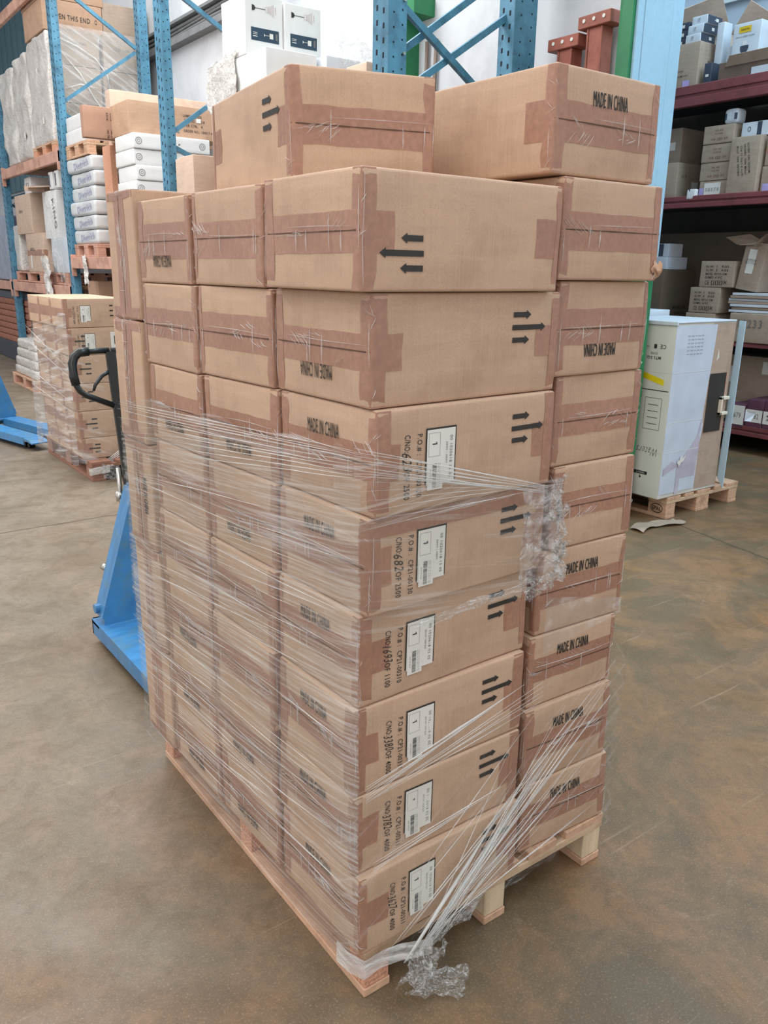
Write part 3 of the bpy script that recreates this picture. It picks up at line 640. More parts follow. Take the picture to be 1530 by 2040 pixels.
def crumple(name, c, ax, ay, seed, amp, n=26, parent=film, m=FILMC):
    mb = MB(); c, ax, ay = Vector(c), Vector(ax), Vector(ay); nn = ax.cross(ay).normalized()
    def fn(u, v):
        q = Vector((u*3.2+seed, v*3.2, seed)); k = noise.noise(q)+.6*noise.noise(q*2.3)+.4*noise.noise(q*5.1)
        return c+ax*(u-.5)*(1+.35*noise.noise(q*1.3))+ay*(v-.5)*(1+.4*noise.noise(q*1.7))+nn*amp*k+ax.normalized()*amp*.5*noise.noise(q*2.9)
    mb.grid(fn, n, n, 0); o = mb.build(name, m, parent, smooth=True)
    for v in o.data.vertices:
        if v.co.z < .003 and c.z < .3: v.co.z = .003+.002*abs(noise.noise(v.co*40))
    return o
crumple('film_tuft', (.462, -.050, 1.075), (.035, .01, 0), (.01, 0, .09), 1, .014)
crumple('film_tuft', (.480, -.050, 1.00), (.035, .01, 0), (.01, 0, .12), 4, .016)
crumple('film_tuft', (.488, -.052, .935), (.045, .02, 0), (.01, 0, .08), 2, .02)
crumple('film_tuft', (.43, -.056, .895), (.09, .0, .02), (0, -.01, .045), 3, .016)
crumple('film_tuft', (.25, -.052, .892), (.30, .0, .015), (0, -.004, .022), 13, .006)
crumple('film_tuft', (.115, -.075, .085), (.09, -.02, -.01), (.02, -.01, .09), 5, .022)
crumple('film_tuft', (.150, -.095, .035), (.11, -.06, -.02), (.02, .02, .05), 6, .016)
crumple('film_tuft', (.22, -.050, .118), (.16, .01, .025), (0, -.01, .045), 7, .014)
crumple('film_tuft', (.50, .03, .085), (.30, 0, .02), (0, .04, .06), 9, .012, m=film_mat('hanging_film', .04, .3, (20, 20, 1), .5, .75, crumple=.6))
sheet('film_band', [(-.006, .075), (-.008, .03), (.004, -.020), (.05, -.022), (.09, -.035), (.15, -.070)], lambda u: .045+.045*u, lambda u: .100+.035*u, film_mat('milky_band', .45, .95, (6, 60, 1), .42, .6, crumple=.3), 30, 8, amp=.006, seed=21)

# ================================================================== hand pallet trucks
def pallet_truck(label, x, y, yaw, tiller=True, group='hand pallet trucks'):
    t = thing('pallet_truck', label, 'pallet truck', (x, y, 0), yaw, group)
    for s in (-1, 1):   # forks run towards -Y
        mb = MB(); a, b = (-.235, -.085) if s < 0 else (.085, .235)
        pr = [(0, .105), (-.98, .105), (-1.12, .090), (-1.16, .070), (-1.16, .060), (-1.10, .072), (-.98, .088), (0, .088)]
        n = len(pr); vs = [(a, p, q) for p, q in pr]+[(b, p, q) for p, q in pr]
        mb.add(vs, [tuple(range(n)), tuple(range(2*n-1, n-1, -1))]+[(k, k+n, (k+1) % n+n, (k+1) % n) for k in range(n)])
        for e in (a-.0015, b-.0065): mb.box(e, -1.02, .040, e+.008, .0, .1058, 0, .001)
        mb.build('fork', JACK, t)
        mb = MB(); mb.tube([(a+.05, -.93, .022), (b-.05, -.93, .022)], .021, 14); mb.tube([(a+.05, -1.0, .022), (b-.05, -1.0, .022)], .021, 14); mb.build('fork_roller', BLACK, t)
    mb = MB(); mb.box(-.235, -.02, .085, .235, .10, .106, 0, .003); mb.box(-.235, .085, .035, .235, .10, .106, 0, .002); mb.box(-.235, -.02, .035, -.222, .10, .1, 0, .002); mb.box(.222, -.02, .035, .235, .10, .1, 0, .002); mb.build('heel_plate', JACK, t)
    mb = MB(); A = [(-.215, .106), (.215, .106), (.215, .135), (.050, .66), (-.050, .66), (-.215, .135)]
    P = [(p, -.012, q) for p, q in A]+[(p, -.002, q) for p, q in A]; n = len(A)
    mb.add(P, [tuple(range(n)), tuple(range(2*n-1, n-1, -1))]+[(k, k+n, (k+1) % n+n, (k+1) % n) for k in range(n)])
    for k in (2, 3, 4):  # flanges round the gusset
        (x0, z0), (x1, z1) = A[k], A[k+1]; d = Vector((x1-x0, z1-z0)).normalized(); nx, nz = d.y*.010, -d.x*.010
        q = [(x0, z0), (x1, z1), (x1+nx, z1+nz), (x0+nx, z0+nz)]
        P = [(a, -.012, b) for a, b in q]+[(a, .085, b) for a, b in q]
        mb.add(P, [(0, 1, 2, 3), (7, 6, 5, 4)]+[(k2, k2+4, (k2+1) % 4+4, (k2+1) % 4) for k2 in range(4)])
    mb.build('gusset_head', JACK, t)
    mb = MB(); mb.tube([(-.235, .045, .165), (-.190, .045, .165)], .020, 14); mb.tube([(.235, .045, .165), (.190, .045, .165)], .020, 14); mb.build('pivot_boss', JACK, t, smooth=False)
    mb = MB(); mb.tube([(0, .17, .10), (0, .17, .48)], .045, 18); mb.tube([(0, .17, .48), (0, .17, .52)], .060, 18); mb.build('pump_cylinder', CHROME, t)
    for s in (-1, 1):
        mb = MB(); mb.tube([(s*.03, .19, .095), (s*.085, .19, .095)], .094, 22); mb.build('steering_wheel', BLACK, t)
    mb = MB(); mb.tube([(-.135, .16, .30), (-.10, .16, .33), (-.07, .18, .34)], .014, 8); mb.tube([(-.15, .15, .285), (-.135, .15, .305)], .022, 12); mb.build('linkage', CHROME, t, smooth=True)
    if tiller:
        z0 = .52; ty, tz = .30, 1.185
        mb = MB(); mb.box(-.020, 0, 0, .020, .018, 1, 0, .001)
        mb.v = [(a, .17+(ty-.17)*c*1.0+b, z0+(tz-z0)*c) for a, b, c in mb.v]; mb.build('tiller_shaft', BLACK, t)
        mb = MB(); mb.tube([(-.035, .20, .50), (-.035, .215, .60), (-.030, .235, .70)], .010, 8); mb.tube([(-.04, .20, .46), (-.04, .19, .40)], .018, 8); mb.tube([(-.04, .21, .56), (-.04, .22, .60)], .016, 8); mb.build('release_rod', CHROME, t, smooth=True)
        lp = [(-.005, 1.187), (-.09, 1.186), (-.130, 1.182), (-.150, 1.166), (-.161, 1.140), (-.163, 1.09), (-.158, 1.055), (-.146, 1.030), (-.125, 1.012), (-.016, .962)]
        for s in (1, -1):
            mb = MB(); yy = lambda z: .17+(ty-.17)*((z-z0)/(tz-z0))
            mb.tube([(s*a, yy(b)+.01, b) for a, b in lp], .0125, 10); hb = mb.build('handle_loop', BLACK, t, smooth=True)
            mb = MB(); mb.tube([(s*a, yy(b)+.01, b) for a, b in lp[1:7]], .0185, 12); mb.build('grip', BLACK, hb, smooth=True)
        mb = MB(); mb.tube([(-.01, yy(1.10)+.01, 1.105), (-.05, yy(1.08)+.01, 1.085), (-.085, yy(1.05), 1.05), (-.094, yy(1.03), 1.028)], [.009, .009, .007, .005], 8); mb.build('lift_lever', BLACK, t, smooth=True)
    return t
pallet_truck('blue hand pallet truck with black looped handle behind the tall carton stack', .325, 2.01, 0)
pallet_truck('blue hand pallet truck with its forks pointing under the smaller wrapped stack', .76, 7.24, math.radians(14), tiller=False)

# ================================================================== second, smaller wrapped stack
ZS = [1.302, 1.10, .905, .703, .503, .302, .146]; XS = [.855, .872, .888, .888, .898, .908]
RW = ['top', 'second', 'third', 'fourth', 'fifth', 'bottom']; CL = ['edge column with printed arrows', 'middle column', 'column nearest the far rack']
proto = {}
for i in range(6):
    for j in range(3):
        h = ZS[i]-ZS[i+1]-.002; key = (i if j == 0 else 10+(i == 5))
        lb = f'brown carton in the {RW[i]} row of the smaller wrapped stack, {CL[j]}'
        y = 4.90+.322*j-(.0 if i else .0)
        if key in proto: dup(proto[key], (XS[i], y, ZS[i+1]), 0, lb)
        else:
            proto[key] = carton(lb, XS[i], y, ZS[i+1], 0, .47, .318, h, lod=1, arrows=None, po=(('CP21-00311', '3301', '4000', '00 1020618 02 0S', 'BLEU NUIT', .0) if j == 0 and i < 2 else None), group='cartons of the smaller wrapped stack', note=(('B', (.30, .045, .38, .16)) if i == 1 and j == 0 else None), cm=CARD)
            if j == 0:
                c = Carton(.47, .318, h, SEED[0]*1.37); mb = MB(); k = h/.2
                if i == 0:
                    for v in (.15, .115, .08): rect(mb, c.f_side, .325, v-.005, .35, v+.005)
                else:
                    for a, b, v in ((.128, .085, .16), (.128, .04, .125), (.128, .085, .09)): arrow(mb, c.f_side, a, v*k-.02, b)
                mb.build('printed_arrows', INK, proto[key])
film2 = thing('stretch_film', 'clear stretch film round the smaller carton stack, gathered at its near pallet corner', 'plastic film', (0, 0, 0))
Q1 = [(1.45, 4.872), (.86, 4.872), (.835, 4.90), (.825, 5.88), (.88, 5.92)]
sheet('film_sheet', Q1[1:], lambda u: .11, lambda u: .98+.22*(1-u)+.02*math.sin(u*20), film_mat('film_far_streaks', .14, .72, (2.5, 26, 1), .50, .70, rot=.15), amp=.006, parent=film2, seed=31)
sheet('film_sheet', Q1[:3], lambda u: .12, lambda u: 1.06, film_mat('film_far_front', .04, .5, (2.5, 18, 1), .55, .74, rot=-.35), amp=.005, parent=film2, seed=32)
m_ = MB()
for k in range(7):
    s = strand((1.40, 4.862, .34-.03*k), (1.00+.01*k, 4.84, .105), .0035, sag=0); m_.add(s.v, s.f, 0, s.uv)
for k in range(12):
    z = fr.uniform(.4, 1.1); s = strand((.815, 5.85, z), (.85, 4.88, z+fr.uniform(-.25, .2)), .002, sag=0); m_.add(s.v, s.f, 0, s.uv)
m_.build('film_strand', STRAND, film2, smooth=True)
crumple('film_tuft', (1.04, 4.72, .07), (.12, 0, -.03), (.0, .02, .10), 33, .04, parent=film2)
sheet('film_band', [(.905, 4.80), (.915, 4.765), (.97, 4.76), (1.04, 4.74)], lambda u: .045+.02*u, lambda u: .10+.02*u, MILKY, 14, 4, amp=.008, parent=film2, seed=35)

# ================================================================== racks
def post(mb, x, y, w, d, z1, slots=True):
    mb.box(x, y, 0, x+w, y+d, z1, 0, .003)
    if slots:
        z = .06; k = 0
        while z < z1-.05:
            for q, yy in enumerate((y+d*.28, y+d*.70)):
                zz = z+(.025 if q else 0); mb.box(x-.0015, yy-.007, zz, x+.002, yy+.007, zz+.028, 1)
            for q, xx in enumerate((x+w*.30, x+w*.75)): mb.box(xx-.0045, y-.0015, z+.02*q, xx+.0045, y+.002, z+.009+.02*q, 1)
            z += .075 if z > 1.6 else .15
def brace(mb, a, b, r=.02):
    a, b = Vector(a), Vector(b); d = (b-a).normalized(); u = d.cross(Vector((0, 1, 0))).normalized()*r; v = Vector((0, .015, 0))
    P = [a-u-v, a+u-v, a+u+v, a-u+v, b-u-v, b+u-v, b+u+v, b-u+v]; mb.add(P, [(0, 3, 2, 1), (4, 5, 6, 7), (0, 1, 5, 4), (1, 2, 6, 5), (2, 3, 7, 6), (3, 0, 4, 7)])
XF, XR, ZT = 2.25, 3.22, 5.0
FR = [(3.0, 'blue slotted rack frame between the two highest cartons, nearest of its row', [((2.38, 2.985), (3.22, 2.47)), ((2.38, 2.50), (3.44, 3.20)), ((2.38, 2.715), (2.98, 3.14)), ((2.38, 1.9), (3.22, 2.45)), ((2.38, 1.0), (3.22, 1.6))]),
      (6.255, 'blue slotted rack frame crossing in front of the white flat packs', [((2.38, 2.66), (3.22, 3.31)), ((2.38, 2.56), (3.22, 2.18)), ((2.38, 3.86), (3.22, 3.39)), ((2.38, 1.3), (3.22, 2.1))]),
      (9.38, 'blue slotted rack frame in front of the OPEN THIS END carton load', [((2.38, 4.57), (3.22, 4.02)), ((2.38, 3.33), (3.22, 3.98)), ((2.38, 3.23), (3.22, 2.75)), ((2.38, 1.9), (3.22, 2.5))]),
      (12.42, 'far blue rack frame at the picture edge beyond the wrapped loads', [((2.38, 2.80), (3.22, 3.2)), ((2.38, 2.45), (3.22, 2.76)), ((2.38, 2.38), (3.22, 2.0)), ((2.38, 1.2), (3.22, 1.7))])]
for y, lb, br in FR:
    t = thing('rack_upright', lb, 'rack upright', (0, 0, 0), 0, 'blue pallet rack uprights'); pw = .135 if y < 4 else .085
    mb = MB(); post(mb, XF, y+.005, pw, .15, ZT); mb.build('upright_post', [BLUE, BLUED], t)
    mb = MB(); post(mb, XR+(0 if y < 4 else .04), y, .20 if y < 4 else .11, .14, ZT); mb.build('upright_post', [BLUE, BLUED], t)
    for k, ((a, b), (c, d)) in enumerate(br):
        mb = MB(); brace(mb, (a-(.01 if y < 4 else .06), y+.06+.03*(k % 3), b), (c+.01, y+.06+.03*(k % 3), d), .019); mb.build('brace', BLUE, t)
        mb = MB(); mb.tube([(XF+.11, y-.010, b), (XF+.11, y+.006, b)], .009, 8); mb.build('bolt', CHROME, t)
def beam(label, y0, y1, z1, x=XF, h=.13, m=ORANGE, group='orange rack beams', d=.05, lip=False, name='rack_beam'):
    t = thing(name, label, 'rack beam', (x, y0, z1-h), 0, group)
    mb = MB()
    if lip: mb.box(0, 0, 0, d, y1-y0, h*.42, 0, .004); mb.box(.012, 0, h*.42, d, y1-y0, h*.58, 0); mb.box(0, 0, h*.58, d, y1-y0, h, 0, .004)
    else: mb.box(-.02, 0, 0, d-.02, y1-y0, h, 0, .006)
    mb.build('beam_rail', m, t)
    if not lip:
        for k in (0, y1-y0-.01):
            mb = MB(); mb.box(-.024, k-.02 if k else .0, -.09, .03, k+.04 if not k else k+.01, h+.03, 0, .003); mb.build('end_bracket', m, t)
    return t
LV = [(6.415, 9.375, 1.615, 'orange beam under the pallet of plastic sacks', 1), (9.54, 12.415, 2.825, 'orange upper beam under the milky wrapped loads', 1), (9.54, 12.415, 1.275, 'orange lower beam under the mixed cartons and torn film', 1),
      (9.54, 12.415, 4.66, 'highest orange beam at the top corner of the picture', 0), (12.58, 16.0, 1.275, 'orange lower beam beyond the far frame, draped with film', 1), (3.165, 6.25, 1.615, 'orange beam of the nearest bay behind the tall stack', 1)]
for a, b, z, lb, rear in LV:
    beam(lb, a, b, z)
    if rear: beam('rear rail, behind the '+lb[:50], a, b, z, x=3.28)

# ------------------------------------------------------------------ goods on the racks
def goods(name, label, x, y, z, dx, dy, dz, m, cat='carton', group=None, yaw=0, r=.006, tape=None, marks=None, amp=None, nx=4, parts=None):
    SEED[0] += 1; c = Carton(dx, dy, dz, SEED[0]*1.7, r=r)
    t = thing(name, label, cat, (x, y, z), yaw, group); mb = MB()
    if amp: c.b = [0]*6; c.sh = [[0, 0]]*8
    c.body(mb, nx, nx, nx)
    if amp:
        out = []
        for p in mb.v:
            p = Vector(p); q = p*5+Vector((SEED[0], 0, 0)); f = min(1, p.z/.05)
            out.append(tuple(p+Vector((noise.noise(q), noise.noise(q+Vector((9, 0, 0))), .5*noise.noise(q+Vector((0, 9, 0)))))*amp*f))
        mb.v = out
    mb.build('body', m, t, smooth=True)
    if tape:
        for k in tape:
            mb = MB()
            if k == 'x': c.strip(mb, -.05, dy+.05, dz*.42, dz*.58, .001)
            if k == 'top':
                mb.add([c.D(dx*.44, 0, dz*.8, .001), c.D(dx*.56, 0, dz*.8, .001), c.D(dx*.56, 0, dz, .001), c.D(dx*.44, 0, dz, .001)], [(0, 1, 2, 3)])
            mb.build('tape_strip', TAPE, t)
    if marks:
        e1 = lambda u, v: c.D(0, dy-u, v, .003); e2 = lambda u, v: c.D(u, 0, v, .003)
        e1b = lambda u, v: c.D(0, dy-u, v, .0045); e2b = lambda u, v: c.D(u, 0, v, .0045)
        for mk in marks:
            mb = MB(); kind, fc = mk[0], mk[1]; fn = e1 if fc == 'end' else e2; fb = e1b if fc == 'end' else e2b
            if kind == 't':
                for (tx, cx, cy, wd, ht, rot) in mk[3]: text(mb, tx, fn, cx, cy, wd, ht, rot, bold=.01)
                mb.build('printed_words', mk[2], t)
            elif kind == 'r': 
                rect(mb, fn, *mk[3], 0)
                mm = [mk[2], INKG]
                if len(mk) > 4: text(mb, mk[4][0], fb, (mk[3][0]+mk[3][2])/2, (mk[3][1]+mk[3][3])/2, mk[4][1], mk[4][2], mk[4][3], mi=1)
                mb.build(mk[5] if len(mk) > 5 else 'label', mm, t)
            elif kind == 'f': mk[2](mb, fn, fb); mb.build(mk[3], mk[4], t)
    return t
# --- nearest bay: white lamp cartons on smaller white cartons
def lamp_print(du=0):
    def f(mb, fn, fb):
        # line drawing of a wire pendant lamp and the dark panel below
        rect(mb, fn, .045, .10, .275, .185, 0)
        poly(mb, [(.055, .290), (.055, .330), (.075, .325), (.085, .310), (.075, .295)], fn, 1); rect(mb, fn, .085, .308, .165, .312, 1)
        for k in range(9): a = -.038+.0095*k; poly(mb, [(.180, .310+a*.35), (.180, .3115+a*.35), (.232, .312+a), (.232, .310+a)], fn, 2)
        poly(mb, [(.165, .295), (.165, .297), (.185, .292), (.185, .290)], fn, 2); poly(mb, [(.165, .325), (.165, .327), (.185, .332), (.185, .330)], fn, 2); rect(mb, fn, .232, .270, .234, .352, 2); rect(mb, fn, .165, .295, .167, .327, 2)
        text(mb, 'SABA', fn, .250, .315, .05, .012, 90, mi=2)
        rect(mb, fb, .058, .125, .095, .130, 3); rect(mb, fb, .058, .140, .095, .143, 3); rect(mb, fb, .058, .150, .095, .153, 3)
        poly(mb, [(.150, .132), (.150, .154), (.160, .143)], fb, 3); rect(mb, fb, .16, .142, .195, .1445, 3); rect(mb, fb, .195, .125, .225, .160, 3); rect(mb, fb, .245, .12, .262, .165, 4)
    return f
LM = [NAVY, INK, PINK, PAPER, INKG]
goods('lamp_carton', 'white carton printed with a wire pendant lamp, the one at the pile corner', 2.30, 4.82, 3.022, .312, .38, .40, WHITE, yaw=0, marks=[('f', 'side', lamp_print(), 'lamp_picture', LM)], group='white lamp cartons')
goods('lamp_carton', 'white carton printed with a wire pendant lamp, the one nearer the rack post', 2.618, 4.80, 3.022, .312, .40, .385, WHITE, marks=[('f', 'side', lamp_print(), 'lamp_picture', LM)], group='white lamp cartons')
goods('white_carton', 'plain white carton directly beneath the lamp cartons', 2.30, 4.52, 2.71, .42, .68, .31, WHITE)
goods('white_carton', 'pale blue-white low carton beside the blue rack post, under crumpled film', 2.74, 4.42, 2.71, .30, .36, .30, WHITEC)
goods('white_carton', 'plain white carton in crinkled film at the end of the lamp pile', 2.29, 5.205, 2.71, .40, .26, .28, WHITE)
goods('cardboard_box', 'small brown carton tucked against the blue rack post base', 2.78, 3.97, 2.71, .22, .25, .19, CARDP)
o = thing('crinkled_film', 'crinkled clear film over the corner of the white cartons', 'plastic film', (0, 0, 0))
crumple('film_fold', (2.278, 5.20, 2.88), (0, .52, 0), (.01, 0, .34), 41, .010, parent=o, m=MILKY)
crumple('film_fold', (2.268, 5.20, 2.88), (0, .50, 0), (.01, 0, .32), 43, .016, parent=o)
o = thing('crinkled_film', 'bunch of crinkled clear film beside the near rack post', 'plastic film', (0, 0, 0))
crumple('film_fold', (2.92, 4.25, 3.00), (.30, -.08, 0), (0, .05, .20), 42, .05, parent=o)
mb = MB(); mb.box(XF+.035, 3.17, 1.575, 3.27, 6.24, 1.62); tag(mb.build('rack_shelf_board', WOOD), 'lower wooden shelf board of the nearest rack bay', 'shelf')
goods('cardboard_box', 'tall plain brown carton by the rack post, the narrower of two', 2.30, 5.90, 1.622, .16, .32, .81, CARDP)
goods('cardboard_box', 'plain brown carton with upright crease, beside the pale askew carton', 2.20, 5.62, 1.622, .30, .27, .79, CARDP)
goods('cardboard_box', 'large plain carton supporting the white lamp cartons', 2.31, 3.92, 1.622, .85, 1.55, 1.085, CARDP)
# --- middle bay
def panel_marks(mb, fn, fb):
    for u in (.055, .715):
        for r0, r1 in ((.032, .027), (.015, .011)):
            n = 20; vs = []
            for q in range(n): an = 2*PI*q/n; vs += [fn(u+r0*math.cos(an), .07+r0*math.sin(an)), fn(u+r1*math.cos(an), .07+r1*math.sin(an))]
            mb.add(vs, [(2*q, 2*q+1, (2*q+3) % (2*n), (2*q+2) % (2*n)) for q in range(n)], 0)
pallet('orange-brown pallet under the white flat packs with ring marks', 2.28, 7.2, 0, .85, .8, .144, 1.617, group=None)
pn = None
PNL = ['bottom', 'second', 'third', 'fourth', 'fifth', 'sixth', 'top']
for k in range(7):
    z = 1.7615+.1435*k; lb = f'white flat pack with ring marks, {PNL[k]} of the pile of seven'
    if pn is None: pn = goods('flat_pack', lb, 2.295, 7.2, z, .80, .52, .141, WHITE, r=.012, marks=[('f', 'side', panel_marks, 'ring_mark', [INKG])], group='white flat packs'); crumple('film_end', (2.285, 7.46-7.2+7.2, z+.07), (0, .5, 0), (0, 0, .13), 50, .010, 12, parent=None, m=MILKY).name = 'film_end'; fe = bpy.data.objects['film_end']; fe.parent = pn; fe.matrix_parent_inverse = Matrix.Translation((-2.295, -7.2, -z))
    else: dup(pn, (2.295+.01*math.sin(k*2), 7.2+.012*math.sin(k*3), z), 0, lb)
goods('cardboard_box', 'long brown carton printed with product details, lying on the white flat packs', 2.30, 7.30, 2.768, .99, .5, .30, CARD2, marks=[('t', 'side', INK, [('LAMPA HELIOS', .66, .215, .20, .026, 0), ('ITEM NO. 554218', .68, .170, .22, .026, 0), ('PER CTN.   4', .67, .125, .19, .026, 0), ('ORDER NO.: 100017 de26/10', .76, .075, .40, .026, 0)]), ('r', 'side', PAPER, (.70, .16, .75, .20))], group='brown cartons on the flat packs')
goods('cardboard_box', 'brown flattened carton with sideways weight print, jutting over the small white boxes', 2.06, 7.92, 2.775, .34, .10, .30, mat('cardboard_deep', (172, 134, 112), .8, var=.04), marks=[('t', 'side', INK, [('N.W.      KGS', .24, .13, .24, .02, 90), ('G.W.      KGS', .28, .13, .24, .02, 90), ('MEAS.: 101 X 37 X 22 CM', .33, .14, .27, .02, 90), ('CTN NO.', .38, .08, .12, .02, 90)])], group='brown cartons on the flat packs')
goods('cardboard_box', 'opened brown carton lying behind the product-printed carton', 2.42, 7.84, 2.768, 1.0, .35, .36, CARD2, group='brown cartons on the flat packs')
goods('cardboard_box', 'pale long carton at the back, highest on the white flat packs', 2.45, 8.22, 2.768, 1.1, .15, .54, CARDP, group='brown cartons on the flat packs', nx=5)
pallet('orange pallet carrying the layered plastic sacks', 2.28, 8.50, 0, .8, .85, .144, 1.617, block=ORANGE, mid=ORANGE, wood=ORANGE, woodx=ORANGE, group=None)
bag = None
BN = ['lowest', 'second', 'third', 'fourth', 'fifth', 'top']
for k in range(6):
    z = 1.7625+.155*k; lb = f'white printed plastic sack layer, {BN[k]} of the six under the small pallet'
    if bag is None:
        bag = goods('plastic_sack', lb, 2.29, 8.50, z, .80, .84, .153, mat('sack_plastic', (206, 210, 210), .35, var=.05, dark=(160, 164, 176), dark_amt=.5, dscale=4), cat='sack', r=.032, nx=8, group='plastic sacks on the rack', marks=[('t', 'end', INKB, [('Dietrich', .5, .075, .5, .075, 3)]), ('t', 'side', INKB, [('Dietrich', .3, .075, .3, .06, 0)])], amp=.01)
    else: dup(bag, (2.29+.012*math.sin(k*5), 8.50+.02*math.sin(k*3), z), 0.02*math.sin(k*4), lb)
pallet('small wooden pallet standing on top of the plastic sacks', 2.28, 8.56, 0, .8, .80, .146, 2.694, block=WOOD, mid=WOOD, group=None)
goods('white_carton', 'white wrapped flat box, lower one on the small high pallet', 2.29, 8.57, 2.841, .60, .78, .145, WHITE, marks=[('t', 'side', INKG, [('|||| ||| ||||', .42, .09, .14, .04, 0)])], r=.012)
goods('white_carton', 'white wrapped flat box, upper one on the small high pallet', 2.30, 8.57, 2.988, .42, .76, .15, WHITE, r=.015)
mb = MB(); mb.box(2.40, 8.20, 1.617, 2.47, 8.44, 2.76, 0, .004); tag(mb.build('upright_chipboard', CHIP), 'chipboard slab standing on edge beside the white flat packs', 'board')
goods('cardboard_box', 'small brown and white carton under the sack pallet beam', 2.35, 8.80, 1.046, .30, .40, .30, CARD2, marks=[('r', 'side', PAPER, (.02, .03, .14, .12))])
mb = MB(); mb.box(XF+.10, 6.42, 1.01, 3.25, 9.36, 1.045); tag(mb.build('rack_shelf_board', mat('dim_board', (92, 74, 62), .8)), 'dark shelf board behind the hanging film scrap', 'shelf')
o = thing('hanging_film', 'torn film scrap hanging over the orange beam under the sacks', 'plastic film', (0, 0, 0)); crumple('film_fold', (2.205, 8.75, 1.46), (.0, .13, 0), (0, .03, .30), 61, .02, parent=o, m=MILKY)
# --- far bay, upper level
mb = MB(); mb.box(XF+.035, 9.54, 2.79, 3.27, 12.41, 2.825); tag(mb.build('rack_shelf_board', WOOD), 'slatted board under the milky wrapped loads', 'shelf')
pallet('grey-brown pallet under the milky wrapped load with taped corner', 2.28, 9.78, 0, .95, 1.0, .13, 2.828, group=None)
goods('wrapped_load', 'tall milky-wrapped load beside the blue post, tallest of three', 2.30, 9.86, 2.96, .98, .90, 1.20, MILKY, cat='wrapped load', r=.03, amp=.03, nx=10, group='milky wrapped loads', marks=[('r', 'end', PAPER, (.50, .12, .58, .30), ('A4', .05, .08, -80)), ('r', 'end', PAPER, (.40, .62, .48, .86), ('102', .06, .10, -80))])
goods('wrapped_load', 'bulging milky-wrapped load with brown card at its top', 2.30, 10.85, 2.86, .9, .72, 1.24, MILKY, cat='wrapped load', r=.05, amp=.06, nx=10, group='milky wrapped loads', marks=[('r', 'end', PAPER, (.35, .12, .45, .34), ('1221', .08, .10, -80))])
goods('wrapped_load', 'milky-wrapped load cut off by the edge of the picture', 2.30, 11.65, 2.86, .9, .66, 1.20, MILKY, cat='wrapped load', r=.05, amp=.06, nx=10, group='milky wrapped loads')
def op(mb, fn, fb): text(mb, 'OPEN THIS END', fn, .33, .16, .44, .055, 0, bold=.01); text(mb, 'O', fn, .62, .16, .03, .05, 0)
goods('cardboard_box', 'brown carton printed OPEN THIS END on the high wrapped load', 2.30, 9.88, 4.17, .70, .85, .33, CARD2, marks=[('f', 'side', op, 'printed_words', [INK])], group='cartons on the highest load')
goods('cardboard_box', 'plain pale carton beside the OPEN THIS END carton', 3.01, 9.90, 4.17, .55, .8, .40, CARDG, group='cartons on the highest load')
goods('cardboard_box', 'brown carton with dotted folding lines, above the OPEN THIS END carton', 2.30, 9.88, 4.505, .72, .90, .42, CARD2, group='cartons on the highest load', marks=[('t', 'end', INK, [('- - - - - - - -', .15, .2, .36, .008, 90), ('K 5 3 0', .72, .2, .25, .03, 90)])])
for k, (a, z, h) in enumerate(((2.30, 2.97, .40), (2.78, 2.97, .40), (2.30, 3.375, .40), (2.80, 3.375, .40), (2.30, 3.78, .385), (2.82, 3.78, .385))):
    goods('cardboard_box', ['wrapped brown carton behind the post, bottom row, nearer the aisle', 'wrapped brown carton behind the post, bottom row, nearer the wall', 'wrapped brown carton behind the diagonal brace, middle row, nearer the aisle', 'wrapped brown carton behind the diagonal brace, middle row, nearer the wall', 'wrapped brown carton just under OPEN THIS END, nearer the aisle', 'wrapped brown carton just under the pale plain carton, nearer the wall'][k], a+.09, 9.66, z, .47, .13, h, CARDG, group='film-covered cartons in the high load', marks=[('t', 'side', INKG, [('LUZI 1980', .22, .24, .2, .03, 0)])])
o = thing('load_film', 'hazy film with white tension lines over the high brown cartons', 'plastic film', (0, 0, 0))
mb = MB(); mb.grid(lambda u, v: (2.34+1.05*u, 9.635+.008*math.sin(u*9+v*7), 2.95+1.24*v), 24, 24, 0, lambda u, v: (u, v*1.2)); mb.build('film_sheet', film_mat('hazy_film', .22, .6, (2, 22, 1), .48, .72, rot=.5, crumple=.2), o, smooth=True)
mb = MB()
for P in ([(2.36, 4.05), (2.6, 3.98), (2.80, 3.88), (2.93, 3.72), (2.97, 3.4), (2.98, 3.0)], [(2.40, 3.9), (2.6, 3.7), (2.75, 3.45), (2.9, 3.25), (2.93, 3.0)], [(2.38, 3.5), (2.6, 3.58), (2.8, 3.56)], [(2.95, 3.75), (2.93, 3.5), (2.96, 3.0)]): mb.tube([(a, 9.625, b) for a, b in P], .009, 6)
mb.build('film_strand', STRAND, o, smooth=True)
